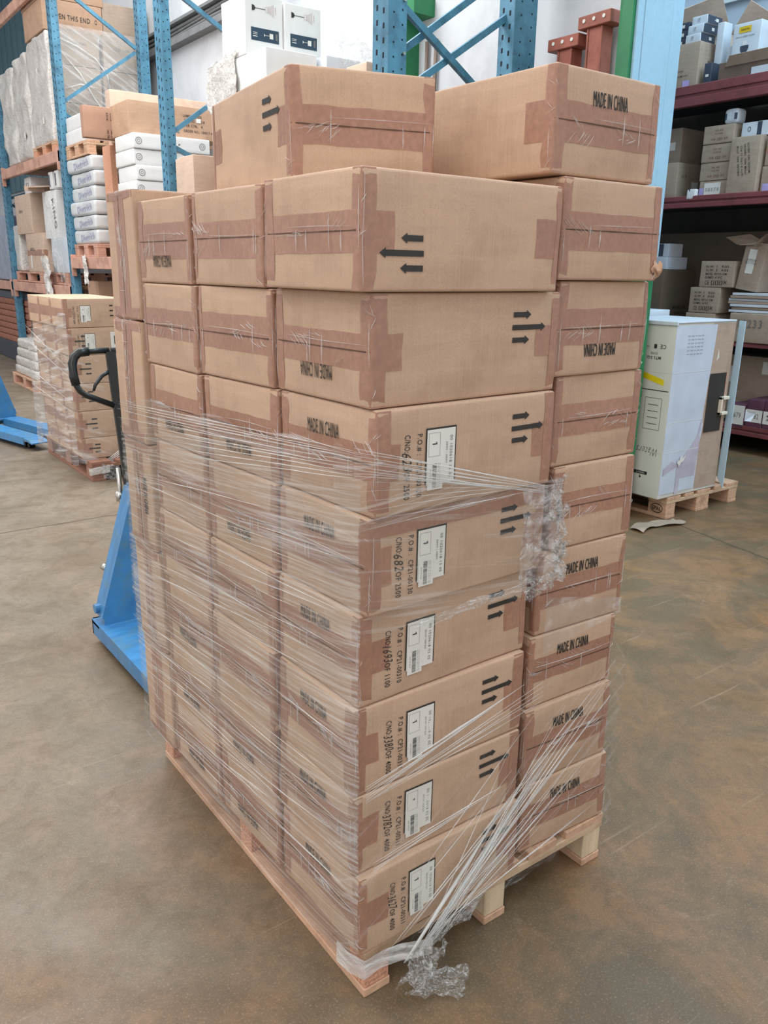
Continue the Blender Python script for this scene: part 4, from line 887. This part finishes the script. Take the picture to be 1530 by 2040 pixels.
# --- far bay, lower level
mb = MB(); mb.box(XF+.10, 9.54, 1.235, 3.25, 12.41, 1.275); mb.box(XF+.10, 12.575, 1.235, 3.25, 16, 1.275); tag(mb.build('rack_shelf_board', WOOD), 'board under the mixed cartons on the lower rack level', 'shelf')
for k, y in enumerate((9.75, 10.95)): pallet(['orange pallet under the white box in torn film', 'orange pallet under the brown cartons with an open lid'][k], 2.28, y, 0, .8, (1.15, 1.44)[k], .144, 1.28, block=ORANGE, mid=ORANGE, wood=ORANGE, woodx=ORANGE, group=None)
goods('wrapped_load', 'tall slim white wrapped pack beside the far blue post', 2.30, 12.095, 1.427, .25, .31, .64, MILKY, cat='wrapped load', r=.03, amp=.02, nx=6)
goods('cardboard_box', 'brown carton with upright seam under the open-lidded carton', 2.29, 10.76, 1.427, .5, .9, .505, CARDP, marks=[('t', 'end', INKG, [('MADE IN', .3, .3, .2, .04, 0)]), ('r', 'end', PAPER, (.18, .04, .26, .22))], tape='x')
goods('cardboard_box', 'open-lidded brown carton on the lower rack level', 2.29, 11.22, 1.934, .5, .86, .52, CARDP, marks=[('t', 'end', INKG, [('ITEM NO', .3, .3, .2, .04, 0)])])
mb = MB(); mb.add([(2.27, 11.25, 2.50), (2.10, 10.47, 2.46), (2.70, 10.47, 2.52), (2.78, 11.25, 2.56), (2.27, 11.25, 2.515), (2.10, 10.47, 2.475), (2.70, 10.47, 2.535), (2.78, 11.25, 2.575)], [(0, 3, 2, 1), (4, 5, 6, 7), (0, 1, 5, 4), (1, 2, 6, 5), (2, 3, 7, 6), (3, 0, 4, 7)]); mb.box(2.12, 10.755, 2.44, 2.70, 10.77, 2.50)
tag(mb.build('carton_lid', CARDP), 'shallow brown carton lid lying open on the lower rack level', 'lid')
goods('white_carton', 'white carton with bold black lettering on the lower rack level', 2.32, 10.10, 1.85, .45, .62, .58, WHITE, marks=[('t', 'end', INK, [('KING', .50, .30, .36, .10, -80)])])
goods('white_carton', 'grey-white carton draped in torn film under the lettered white carton', 2.30, 9.62, 1.427, .5, .8, .42, WHITEC)
o = thing('torn_film', 'torn clear film draped down over the lower rack cartons and beam', 'plastic film', (0, 0, 0))
crumple('film_fold', (2.23, 9.98, 1.84), (0, .50, .08), (.0, .12, .95), 71, .03, parent=o); crumple('film_fold', (2.19, 10.35, 1.32), (0, .30, 0), (.0, .05, .55), 72, .035, parent=o, m=MILKY)
mb = MB()
goods('white_carton', 'small white carton with an arrow mark, above the open-lidded carton', 2.34, 11.30, 2.457, .3, .34, .21, WHITE, marks=[('t', 'end', INK, [('[ ]', .17, .1, .12, .08, 0)])])
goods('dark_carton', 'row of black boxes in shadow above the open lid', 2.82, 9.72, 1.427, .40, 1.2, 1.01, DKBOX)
goods('wrapped_load', 'loosely wrapped dark bundle just beneath the upper orange beam', 2.80, 9.75, 2.44, .44, 1.1, .24, MILKY, cat='wrapped load', r=.06, amp=.04, nx=8)
for k in range(2): goods('small_box', ['small black and white box nearer the blue post', 'small black and white box nearer the open lid'][k], 2.30, 9.84+.26*k, 2.435, .2, .16, .20, WHITE, marks=[('r', 'end', DKBOX, (.02, .03, .06, .17))], group='small upright boxes over the lettered carton')
# beyond the far frame and below
goods('wrapped_load', 'blue-tinted wrapped load beyond the far blue post', 2.28, 12.65, 1.28, .9, 1.1, .95, mat('bluish_wrap', (150, 160, 178), .35, var=.08), cat='wrapped load', r=.04, amp=.04, nx=8)
for k in range(7):
    mb = MB(); n = 14; z = .30+.10*k; vs = []
    mb.box(2.36, 12.2, z, 3.1, 14.8, z+.094, 0, .015); 
    for q in range(12): mb.prism([(2.35, 12.25+.2*q), (2.35, 12.35+.2*q), (2.37, 12.35+.2*q), (2.37, 12.25+.2*q)], z+.03, z+.05, 0)
    tag(mb.build('terracotta_slab', mat('terracotta_card', (164, 112, 92), .75, var=.05), smooth=False), f'reddish moulded slab, {["lowest", "second", "third", "fourth", "fifth", "sixth", "topmost"][k]} in the pile under the far rack', 'slab', 'reddish slabs under the far rack')
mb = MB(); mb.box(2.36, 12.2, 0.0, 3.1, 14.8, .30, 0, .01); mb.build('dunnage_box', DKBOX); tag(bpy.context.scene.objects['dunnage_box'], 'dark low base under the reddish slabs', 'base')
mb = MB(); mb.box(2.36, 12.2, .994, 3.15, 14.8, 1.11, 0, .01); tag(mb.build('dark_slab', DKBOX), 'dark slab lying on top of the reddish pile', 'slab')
for k in range(4):
    goods('flat_pack', f'white padded flat pack, {["lowest", "second", "third", "topmost"][k]} on the small floor pallet', 1.72+.01*k, 9.52+.02*math.sin(k*3), .146+.115*k, .70, 1.05-.05*k, .113, MILKY, r=.03, group='white packs on the small floor pallet')
mb = MB(); mb.prism([(0, 0), (.16, 0), (.12, .34), (.04, .34)], 0, .20); mb.xf(Matrix.Translation((1.85, 10.1, .607)) @ Matrix.Rotation(PI/2, 4, 'X')); tag(mb.build('plastic_crate', mat('olive_plastic', (66, 70, 58), .5)), 'dark tapered plastic tub on the white floor packs', 'tub')

# ================================================================== wall brackets (red oxide)
def bracket(label, x, y, z1, tilt, h0, h1):
    t = thing('steel_stand', label, 'steel support', (x, y, 0), 0, 'red steel supports by the wall')
    mb = MB(); mb.box(-.045, -.045, 0, .045, .045, z1-.07, 0, .003); mb.box(-.050, -.060, 0, .050, -.045, z1-.07, 0, .003); mb.box(-.050, .045, 0, .050, .060, z1-.07, 0, .003); mb.build('post', RUST, t)
    mb = MB(); mb.box(-.065, h0, z1-.07, .06, h1, z1, 0, .004)
    for k in range(3): yy = h0+.05+(h1-h0-.10)*k/2; mb.tube([(-.070, yy, z1-.03), (-.064, yy, z1-.03)], .011, 10, 1)
    mb.build('head_channel', [RUST, PAPER], t)
    for o in t.children: o.rotation_euler = (math.radians(tilt), 0, 0)
    return t
bracket('red-brown steel support with holed head plate, the shorter of two by the wall', 3.50, 2.80, 2.93, .4, -.12, .13)
bracket('red-brown steel support, the taller of two, next to the light blue column', 3.50, 2.53, 3.01, -.4, -.13, .12)

# ================================================================== tall white appliance carton
t = thing('appliance_carton', 'tall white carton, torn open on one side, standing on the branded pallet', 'carton', (3.57, 1.83, .146))
c = Carton(.63, .50, 1.10, 901, r=.008); mb = MB(); c.body(mb, 8, 6, 10); mb.build('carton_body', mat('off_white_card', (216, 216, 206), .6, var=.03, scale=(4, 4, 2)), t, smooth=True)
mb = MB(); e = lambda u, v: c.D(u, 0, v, .002); f2 = lambda u, v: c.D(u, 0, v, .0035); f3 = lambda u, v: c.D(u, 0, v, .005); rect(mb, e, .38, .02, .625, 1.09); mb.build('bare_card_side', FRONTBEIGE, t)
mb = MB(); lil = mat('lilac_film_wrap', (198, 206, 218), .4, var=.03)
cv = [(.37, .03), (.37, .12), (.365, .26), (.385, .42), (.375, .52), (.40, .78), (.42, 1.06), (.42, 1.085)]
for (a, b), (a2, b2) in zip(cv, cv[1:]): mb.grid(lambda u, v: f2(u*(a+(a2-a)*v), b+(b2-b)*v), 10, 5)
mb.build('wrapping_sheet', lil, t)
mb = MB(); pts = [(.02, .20), (.10, .24), (.14, .22), (.17, .25), (.20, .24), (.26, .30), (.33, .37), (.37, .50), (.375, .30), (.36, .12), (.20, .12), (.20, .02), (.16, .02), (.155, .20), (.02, .155)]; poly(mb, pts, f3); mb.build('torn_edge', mat('lilac_grey', (186, 180, 194), .5), t)
mb = MB(); poly(mb, [(.145, .225), (.155, .25), (.165, .235), (.18, .265), (.21, .262), (.20, .245), (.235, .275), (.215, .235), (.185, .22), (.17, .195), (.16, .215)], lambda u, v: c.D(u, 0, v, .012)); mb.build('torn_paper', PAPER, t)
mb = MB(); rect(mb, f3, .402, .395, .585, .775); mb.build('dark_opening', mat('dark_inside', (48, 44, 40), .7), t)
mb = MB(); mb.box(.535, -.03, .50, .550, 0, .62, 0, .003); mb.box(.535, -.03, .60, .62, 0, .62, 0, .003); mb.box(.535, -.03, .50, .62, 0, .52, 0, .003); mb.build('foam_handle', mat('foam', (222, 214, 196), .8), t)
mb = MB(); mb.box(.585, -.008, .40, .590, -.004, .77); mb.build('copper_edge', ORANGE, t)
mb = MB(); g = lambda u, v: c.D(0, .5-u, v, .002); g2 = lambda u, v: c.D(0, .5-u, v, .0035)
poly(mb, [(.15, .79), (.45, .72), (.45, .755), (.15, .83)], g); mb.build('yellow_tape', YEL, t)
mb = MB(); poly(mb, [(.0, .52), (.035, .52), (.02, .495), (.0, .485)], e); mb.build('yellow_tape', YEL, t)
mb = MB(); text(mb, 'MTS SGI', g, .36, .885, .10, .018, 180, bold=.01); text(mb, 'CUVE', g, .36, .912, .05, .014, 180); text(mb, 'CE', g, .42, .955, .04, .026, 180); rect(mb, g, .355, .942, .375, .967); text(mb, 'haut', g, .30, .95, .04, .01, 180)
rect(mb, g, .20, .685, .49, .690)
for a in ((.33, .44, .332, .64), (.45, .44, .452, .64), (.33, .44, .452, .442), (.33, .638, .452, .64)): rect(mb, g, *a)
for k in range(4): rect(mb, g, .355, .475+.04*k, .43, .478+.04*k)
for k in range(5): poly(mb, [(.22+.02*k, .67), (.222+.02*k, .67), (.235+.012*k, .50), (.233+.012*k, .50)], g)
rect(mb, g, .30, .145, .40, .165); rect(mb, g, .348, .118, .352, .142); poly(mb, [(.34, .130), (.36, .130), (.35, .116)], g); mb.build('printed_drawing', INK, t)
mb = MB(); text(mb, 'HAUT', g2, .35, .155, .06, .011, 180); mb.build('printed_words', PAPER, t)
mb = MB(); text(mb, 'Watersin', g, .36, .30, .20, .05, 180, bold=-.01, shear=.3); mb.build('pencil_writing', INKG, t)
mb = MB()
for k in range(6): text(mb, 'llil lllil lli lllll ilil', f3, .20, 1.02-.022*k, .16, .007, 180)
mb.build('small_print', INKG, t)
for z in (.30, .49, .80):
    mb = MB(); rect(mb, g, .01, z, .49, z+.003); mb.build('fold_crease', WHITE, t)
    mb = MB(); rect(mb, f3, .01, z, .37, z+.003); mb.build('fold_crease', WHITE, t)
mb = MB(); mb.box(-.005, -.008, 1.098, .62, .50, 1.108, 0, .002); mb.box(-.012, -.010, 1.085, .0, .30, 1.108, 0, .002); mb.build('top_flap', WHITEC, t)
mb = MB(); mb.add([(.632, -.055, .00), (.640, -.055, .00), (.655, .0, .06), (.647, .0, .06), (.640, -.055, 1.10), (.648, -.055, 1.10), (.668, .0, 1.10), (.660, .0, 1.10)], [(0, 3, 2, 1), (4, 5, 6, 7), (0, 1, 5, 4), (1, 2, 6, 5), (2, 3, 7, 6), (3, 0, 4, 7)]); mb.build('open_side_flap', mat('pale_blue_board', (184, 212, 228), .45, var=.02), t)
mb = MB(); mb.add([(.64, -.14, .55), (.66, -.14, .53), (.78, -.13, .515), (.80, -.12, .50), (.72, -.14, .46), (.64, -.14, .47)], [(0, 1, 2, 3, 4, 5)]); mb.build('loose_plastic', WHITEC, t)
goods('white_carton', 'second tall white carton close behind the torn one', 3.64, 2.36, .146, .60, .42, 1.145, WHITEC, nx=5)
mb = MB(); mb.grid(lambda u, v: Vector((3.30+.40*u, 1.72+.10*v+.03*math.sin(u*5), .008+.012*abs(math.sin(u*7+v*3)))), 12, 4); tag(mb.build('card_scrap', CARDG, smooth=True), 'torn strip of card on the floor by the branded pallet', 'scrap')
for k, (x, y) in enumerate(((4.35, 1.05), (4.9, 1.4))):
    mb = MB(); mb.box(x, y, .001, x+.09, y+.02, .006); tag(mb.build('paper_scrap', PAPER), ['tiny white paper scrap on the concrete nearer the pallet', 'tiny white paper scrap on the concrete nearer the red rack'][k], 'scrap', 'paper scraps on the floor')

# ================================================================== red rack in the second hall
RX = 6.0
RL = [(3.11, .17, 'upper dark red beam under the camera boxes'), (2.20, .10, 'second dark red beam under the numbered note'), (.99, .09, 'third red beam under the carton numbered 10233'), (.25, .10, 'lowest red beam above the dark floor gap')]
RL = [(3.11, .17, 'topmost dark red beam, under the large grey-brown carton'), (2.20, .10, 'dark red beam under the four small worn cartons'), (.995, .07, 'red beam under the torn carton numbered 10233'), (.25, .09, 'lowest red beam, just above the dark floor gap')]
for z, h, lb in RL:
    beam(lb, .5, 6.70, z, x=RX, h=h, m=RED, group='dark red rack beams', d=.06, lip=True)
    mb = MB(); mb.box(RX+.062, .5, z-.055, 7.0, 6.70, z-.03); tag(mb.build('rack_deck', DECKD), 'dark shelf deck behind the '+lb.split(',')[0], 'shelf', 'dark shelf decks')
t = thing('rack_upright', 'dark red rack upright hidden behind the light blue column', 'rack upright', (RX, 6.72, 0)); 
for a in (.0, .92):
    mb = MB(); mb.box(a, 0, 0, a+.08, .1, 3.9, 0, .003); mb.build('upright_post', RED, t)
RGR = 'cartons on the red rack'
D1, D2, D3, D4 = 3.081, 2.171, .966, .221
goods('cardboard_box', 'large grey-brown carton with lilac sticker on the topmost red beam', 6.07, 3.63, D1, .42, .29, .39, CARDG, group=RGR, tape=['top'], marks=[('t', 'end', INK, [('KM', .06, .22, .02, .02, 0), ('HOCVI 4 PCS', .10, .17, .1, .015, 0), ('SPEED DOME 4 IN 1', .12, .13, .16, .015, 0)]), ('r', 'end', VIOLET, (.15, .03, .22, .09)), ('t', 'side', INK, [('N.W.  1  KG', .24, .24, .22, .018, 0), ('G.W.  1  KG', .24, .21, .22, .018, 0), ('MEAS.45X30', .25, .18, .22, .018, 0), ('CE', .15, .12, .05, .025, 0)])])
for k, (z, dx) in enumerate(((D1+.392, .0), (D1+.464, .01), (D1+.536, .04))):
    goods('small_box', ['white-ended grey box, lowest of three on the large grey-brown carton', 'white-ended grey box, middle of three on the large grey-brown carton', 'white-ended grey box, uppermost of three on the large grey-brown carton'][k], 6.10+dx, 3.66-.012*k, z, .22, .15, .070, WHITEC, group='white-ended grey boxes', marks=[('r', 'side', DKBOX, (.005, .004, .215, .066)), ('t', 'end', INK, [('11Y', .07, .035, .025, .035, 0)]), ('r', 'side', PAPER, (.12, .025, .16, .05))])
for k, (yy, z) in enumerate(((3.84, 0), (3.84, 1), (3.84, 2), (3.95, 0), (3.95, 1))):
    goods('small_box', ['dark box beside the white-ended boxes, bottom row', 'dark box beside the white-ended boxes, middle row', 'dark box beside the white-ended boxes, top row', 'dark box next to the light blue column, lower', 'dark box next to the light blue column, upper'][k], 6.16+.01*k, yy, D1+.392+.068*z if False else D1+.001 if False else 3.473+.068*z, .2, .10, .066, DKBOX, group='dark small boxes', marks=[('r', 'end', PAPER, (.03, .02, .06, .045))])
goods('cardboard_box', 'carton supporting the dark small boxes beside the column', 6.12, 3.925, D1, .37, .35, .388, CARDG, group=RGR)
t = thing('open_carton', 'opened beige carton with raised flaps behind the white-ended boxes', 'carton', (6.50, 3.62, D1))
c = Carton(.5, .60, .50, 77); mb = MB(); c.body(mb, 3, 3, 3); mb.build('carton_body', CARDP, t, smooth=True)
for k, V in enumerate(([(-.01, 0, .50), (-.01, .6, .50), (-.14, .62, .74), (-.14, .05, .80)], [(-.01, 0, .50), (.5, 0, .50), (.45, -.26, .60), (-.05, -.18, .72)])):
    mb = MB(); mb.add([Vector(v) for v in V]+[Vector(v)+Vector((.006, .004, .006)) for v in V], [(0, 1, 2, 3), (7, 6, 5, 4), (0, 4, 5, 1), (1, 5, 6, 2), (2, 6, 7, 3), (3, 7, 4, 0)]); mb.build('flap', CARDP, t)
goods('white_carton', 'narrow white box upright beside the opened beige carton', 6.20, 3.50, D1, .12, .07, .53, WHITEC)
goods('white_carton', 'slim pale box standing beside the large grey-brown carton', 6.50-.32, 3.36, D1, .14, .08, .32, WHITEC)
goods('small_box', 'stack of small black boxes standing against the large carton', 6.08, 3.50, D1, .14, .07, .20, DKBOX, marks=[('r', 'end', PAPER, (.02, .02, .05, .04)), ('r', 'end', PAPER, (.02, .09, .05, .11))])
t = thing('open_carton', 'low opened brown carton under the white dome camera box', 'carton', (6.05, 2.55, D1))
mb = MB(); mb.box(0, 0, 0, .5, .86, .17, 0, .004); mb.build('carton_body', mat('inside_card', (110, 92, 80), .8), t)
mb = MB(); P = [(-.01, -.3, .13), (-.06, -.3, .21), (-.05, .74, .20), (-.01, .80, .13)]; mb.add(P+[(a+.008, b, c_+.004) for a, b, c_ in P], [(0, 1, 2, 3), (7, 6, 5, 4), (0, 4, 5, 1), (1, 5, 6, 2), (2, 6, 7, 3), (3, 7, 4, 0)]); mb.build('flap', CARDG, t)
mb = MB(); mb.box(-.012, .0, .01, -.002, .55, .09, 0, .002); mb.build('white_content', WHITEC, t)
def dome(mb, fn, fb):
    rect(mb, fn, .055, .215, .165, .262, 0); text(mb, 'HDCVI', fb, .11, .238, .07, .014, 0, mi=1, bold=.02); text(mb, 'HDCVI SPEED DOME', fn, .115, .185, .17, .011, 0, mi=1)
    n = 14; poly(mb, [(.12+.038*math.cos(PI+PI*q/n), .105+.050*math.sin(PI+PI*q/n)) for q in range(n+1)]+[(.158, .115), (.082, .115)], fn, 2)
    rect(mb, fn, .10, .118, .14, .150, 3)
goods('camera_box', 'white box with yellow sticker and dome camera picture on the red rack', 6.14, 3.12, D1+.175, .26, .25, .29, WHITEC, marks=[('f', 'end', dome, 'printed_picture', [YELL, INK, DKBOX, WHITE])])
CEM = lambda y, z: [('t', 'end', INK, [('N.W. 1   KGS', y*.5, z*.80, y*.66, z*.08, 0), ('G.W. 2   KGS', y*.5, z*.66, y*.66, z*.08, 0), ('MEAS. 45*32 CM', y*.48, z*.52, y*.62, z*.08, 0), ('DIMS: 4 PC', y*.42, z*.38, y*.5, z*.08, 0), ('CE', y*.24, z*.18, y*.12, z*.16, 0), ('[][][]X', y*.60, z*.18, y*.46, z*.16, 0)])]
# second level
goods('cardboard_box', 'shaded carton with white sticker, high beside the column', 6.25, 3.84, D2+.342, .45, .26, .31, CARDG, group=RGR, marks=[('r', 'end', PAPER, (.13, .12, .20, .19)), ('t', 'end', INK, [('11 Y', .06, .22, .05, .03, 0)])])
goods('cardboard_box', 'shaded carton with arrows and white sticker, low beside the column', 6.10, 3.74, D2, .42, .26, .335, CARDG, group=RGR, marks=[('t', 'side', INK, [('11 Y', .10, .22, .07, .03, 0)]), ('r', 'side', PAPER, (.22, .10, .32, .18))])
SL = ['topmost', 'second', 'third', 'lowest']
for k in range(4):
    z = D2+.1485*(3-k); mk = [('t', 'end', mat('red_brown_print', (110, 66, 56), .6), [('lil lll', .15, .105, .07, .012, 0), ('llilll', .15, .08, .07, .010, 0), ('CE [][] 37', .16, .035, .16, .02, 0)])]
    if k == 3: mk = [('r', 'end', PAPER, (.05, .02, .21, .13), ('5558 B 2718', .13, .03, 0)), ('r', 'end', VIOLET, (.00, .03, .045, .09))]
    goods('cardboard_box', f'small worn carton, {SL[k]} of the four stacked ones' + (', bearing a handwritten note' if k == 3 else ''), 6.05+.004*k, 3.19-.008*(k == 3), z, .30, .29, .146, CARDG, group='four worn cartons on the red rack', marks=mk)
goods('cardboard_box', 'tall brown carton with sideways lettering beside the four worn cartons', 6.01, 2.91, D2, .30, .268, .47, CARDG, group=RGR, marks=[('t', 'end', INK, [('MODEL NO: HDCVI', .18, .30, .24, .018, 100), ('ITEM NO. 100235', .15, .29, .24, .018, 100), ('QTY 4 CTN 12 PCS', .12, .28, .24, .018, 100), ('ORDER NO. 2718', .085, .28, .24, .018, 100)])])
goods('cardboard_box', 'brown carton with lilac sticker at the picture edge, lower one', 6.05, 2.60, D2, .30, .29, .225, CARDG, group=RGR, marks=[('r', 'end', VIOLET, (.02, .02, .09, .09)), ('t', 'end', INK, [('CE 12', .2, .12, .1, .04, 0)])])
goods('cardboard_box', 'brown carton at the picture edge, upper one with taped corner', 6.05, 2.60, D2+.227, .30, .28, .235, CARDG, group=RGR, tape='x')
goods('white_carton', 'white packet with lamp print lying on the tall brown carton', 6.08, 2.90, D2+.472, .16, .24, .115, WHITEC, marks=[('r', 'end', DKBOX, (.14, .0, .18, .11)), ('t', 'end', INK, [('O', .07, .06, .03, .04, 0)])])
goods('white_carton', 'white packet at the picture edge lying on the upper brown carton', 6.08, 2.64, D2+.464, .16, .20, .13, WHITEC, amp=.006)
goods('wrapped_packet', 'small white packet wrapped in film on the four worn cartons', 6.06, 3.18, D2+.1485*4, .14, .13, .12, WHITEC, cat='packet', r=.03, marks=[('r', 'end', DKBOX, (.005, .03, .03, .08)), ('r', 'end', DKBOX, (.10, .03, .125, .08))])
goods('small_box', 'tiny black and white box at the foot of the worn cartons', 6.00, 3.47, D2, .05, .08, .085, WHITE, marks=[('r', 'end', DKBOX, (.0, .0, .03, .085))])
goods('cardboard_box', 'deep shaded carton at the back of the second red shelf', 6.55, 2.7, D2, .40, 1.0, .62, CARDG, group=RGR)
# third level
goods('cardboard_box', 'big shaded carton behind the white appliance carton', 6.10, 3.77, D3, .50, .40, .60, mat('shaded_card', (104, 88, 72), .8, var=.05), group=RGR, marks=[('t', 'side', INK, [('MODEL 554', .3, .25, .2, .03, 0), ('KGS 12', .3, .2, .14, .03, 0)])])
goods('white_carton', 'pale box directly on the big shaded carton', 6.14, 3.78, D3+.602, .32, .20, .115, WHITEC)
goods('white_carton', 'pale box with dark stripe, uppermost over the big shaded carton', 6.18, 3.80, D3+.719, .22, .14, .12, WHITEC, marks=[('r', 'end', DKBOX, (.0, .005, .08, .115))])
for k, (y, z, dy) in enumerate(((3.02, 2, .33), (3.13, 1, .30), (3.15, 0, .30))):
    goods('cardboard_box', f'brown carton with weight and CE print, {["topmost", "middle", "lowest"][k]} of the leaning three', 6.05, y, D3+.001+.226*z, .30, dy, .223, CARDG, group='three CE cartons', marks=CEM(dy, .223))
t = goods('cardboard_box', 'leaning brown carton with torn top and white paper label', 6.06, 2.80, D3+.42, .32, .20, .40, CARDG, group=RGR, marks=[('r', 'end', PAPER, (.05, .14, .12, .34), ('2718', .04, .10, 90))]); t.rotation_euler = (math.radians(8), 0, 0)
mb = MB(); mb.add([(6.04, 2.78, 1.80), (6.04, 3.02, 1.78), (5.98, 3.10, 1.84), (5.96, 2.86, 1.86), (6.10, 2.78, 1.80)], [(0, 1, 2, 3)]); mb.grid(lambda u, v: Vector((5.97+.2*v, 2.62+.22*u, 1.80+.06*math.sin(u*4)+.03*v)), 6, 3); mb.box(6.04, 2.80, 1.775, 6.30, 3.0, 1.79)
tag(mb.build('torn_flap', CARDG), 'torn open flaps above the leaning brown carton', 'flap')
for k in range(7):
    mb = MB(); mb.box(6.04+.01*math.sin(k*2), 2.52+.02*math.sin(k*3), 1.215+.024*k, 6.35, 3.02+.02*math.sin(k*5), 1.215+.024*k+.021, 0, .002); tag(mb.build('flat_pack', WHITEC if k % 2 == 0 else CARDG), f'thin flat panel in the pile under the leaning carton, {["lowest", "second", "third", "fourth", "fifth", "sixth", "top"][k]}', 'panel', 'thin panels in the pile')
t = goods('cardboard_box', 'torn-edged carton with handwritten 10233 above the third red beam', 5.99, 2.35, D3, .45, .62, .245, CARDG, group=RGR, marks=[('t', 'end', INKG, [('10233', .20, .16, .22, .07, 0)])])
# lowest level
for k, (y, n, dz) in enumerate(((2.71, '2679', .21), (2.545, '2682', .27), (2.385, '2684', .28))):
    goods('cardboard_box', ['plum-sided carton labelled 2679, nearest the white appliance carton', 'plum-sided carton labelled 2682, between two other numbered ones'][k] if k < 2 else 'plum-sided carton with cut-off number label at the picture edge', 6.0, y, D4, .35, .155, dz, PURPLE, group='numbered cartons on the lowest shelf', marks=[('r', 'end', PAPER, (.0, .07 if k else .03, .15, .18 if k else .20), (n if k < 2 else '26', .09, .045, 0), 'number_label')])
goods('cardboard_box', 'shaded carton deep on the lowest red shelf', 6.35, 2.4, D4, .5, 1.2, .60, CARDG, group=RGR, marks=[('r', 'end', PAPER, (.45, .35, .58, .50)), ('r', 'end', PAPER, (.8, .45, .9, .56))])
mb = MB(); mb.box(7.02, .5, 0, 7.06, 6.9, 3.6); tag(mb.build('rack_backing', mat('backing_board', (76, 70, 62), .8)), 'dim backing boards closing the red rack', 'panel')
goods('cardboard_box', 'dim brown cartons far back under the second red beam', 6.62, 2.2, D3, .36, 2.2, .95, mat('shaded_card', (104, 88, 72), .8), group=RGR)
mb = MB(); mb.box(7.30, 0, 4.10, 7.349, 6.9, 4.16); struct('trim_4', mb, mat('pale_trim', (206, 218, 226), .5))
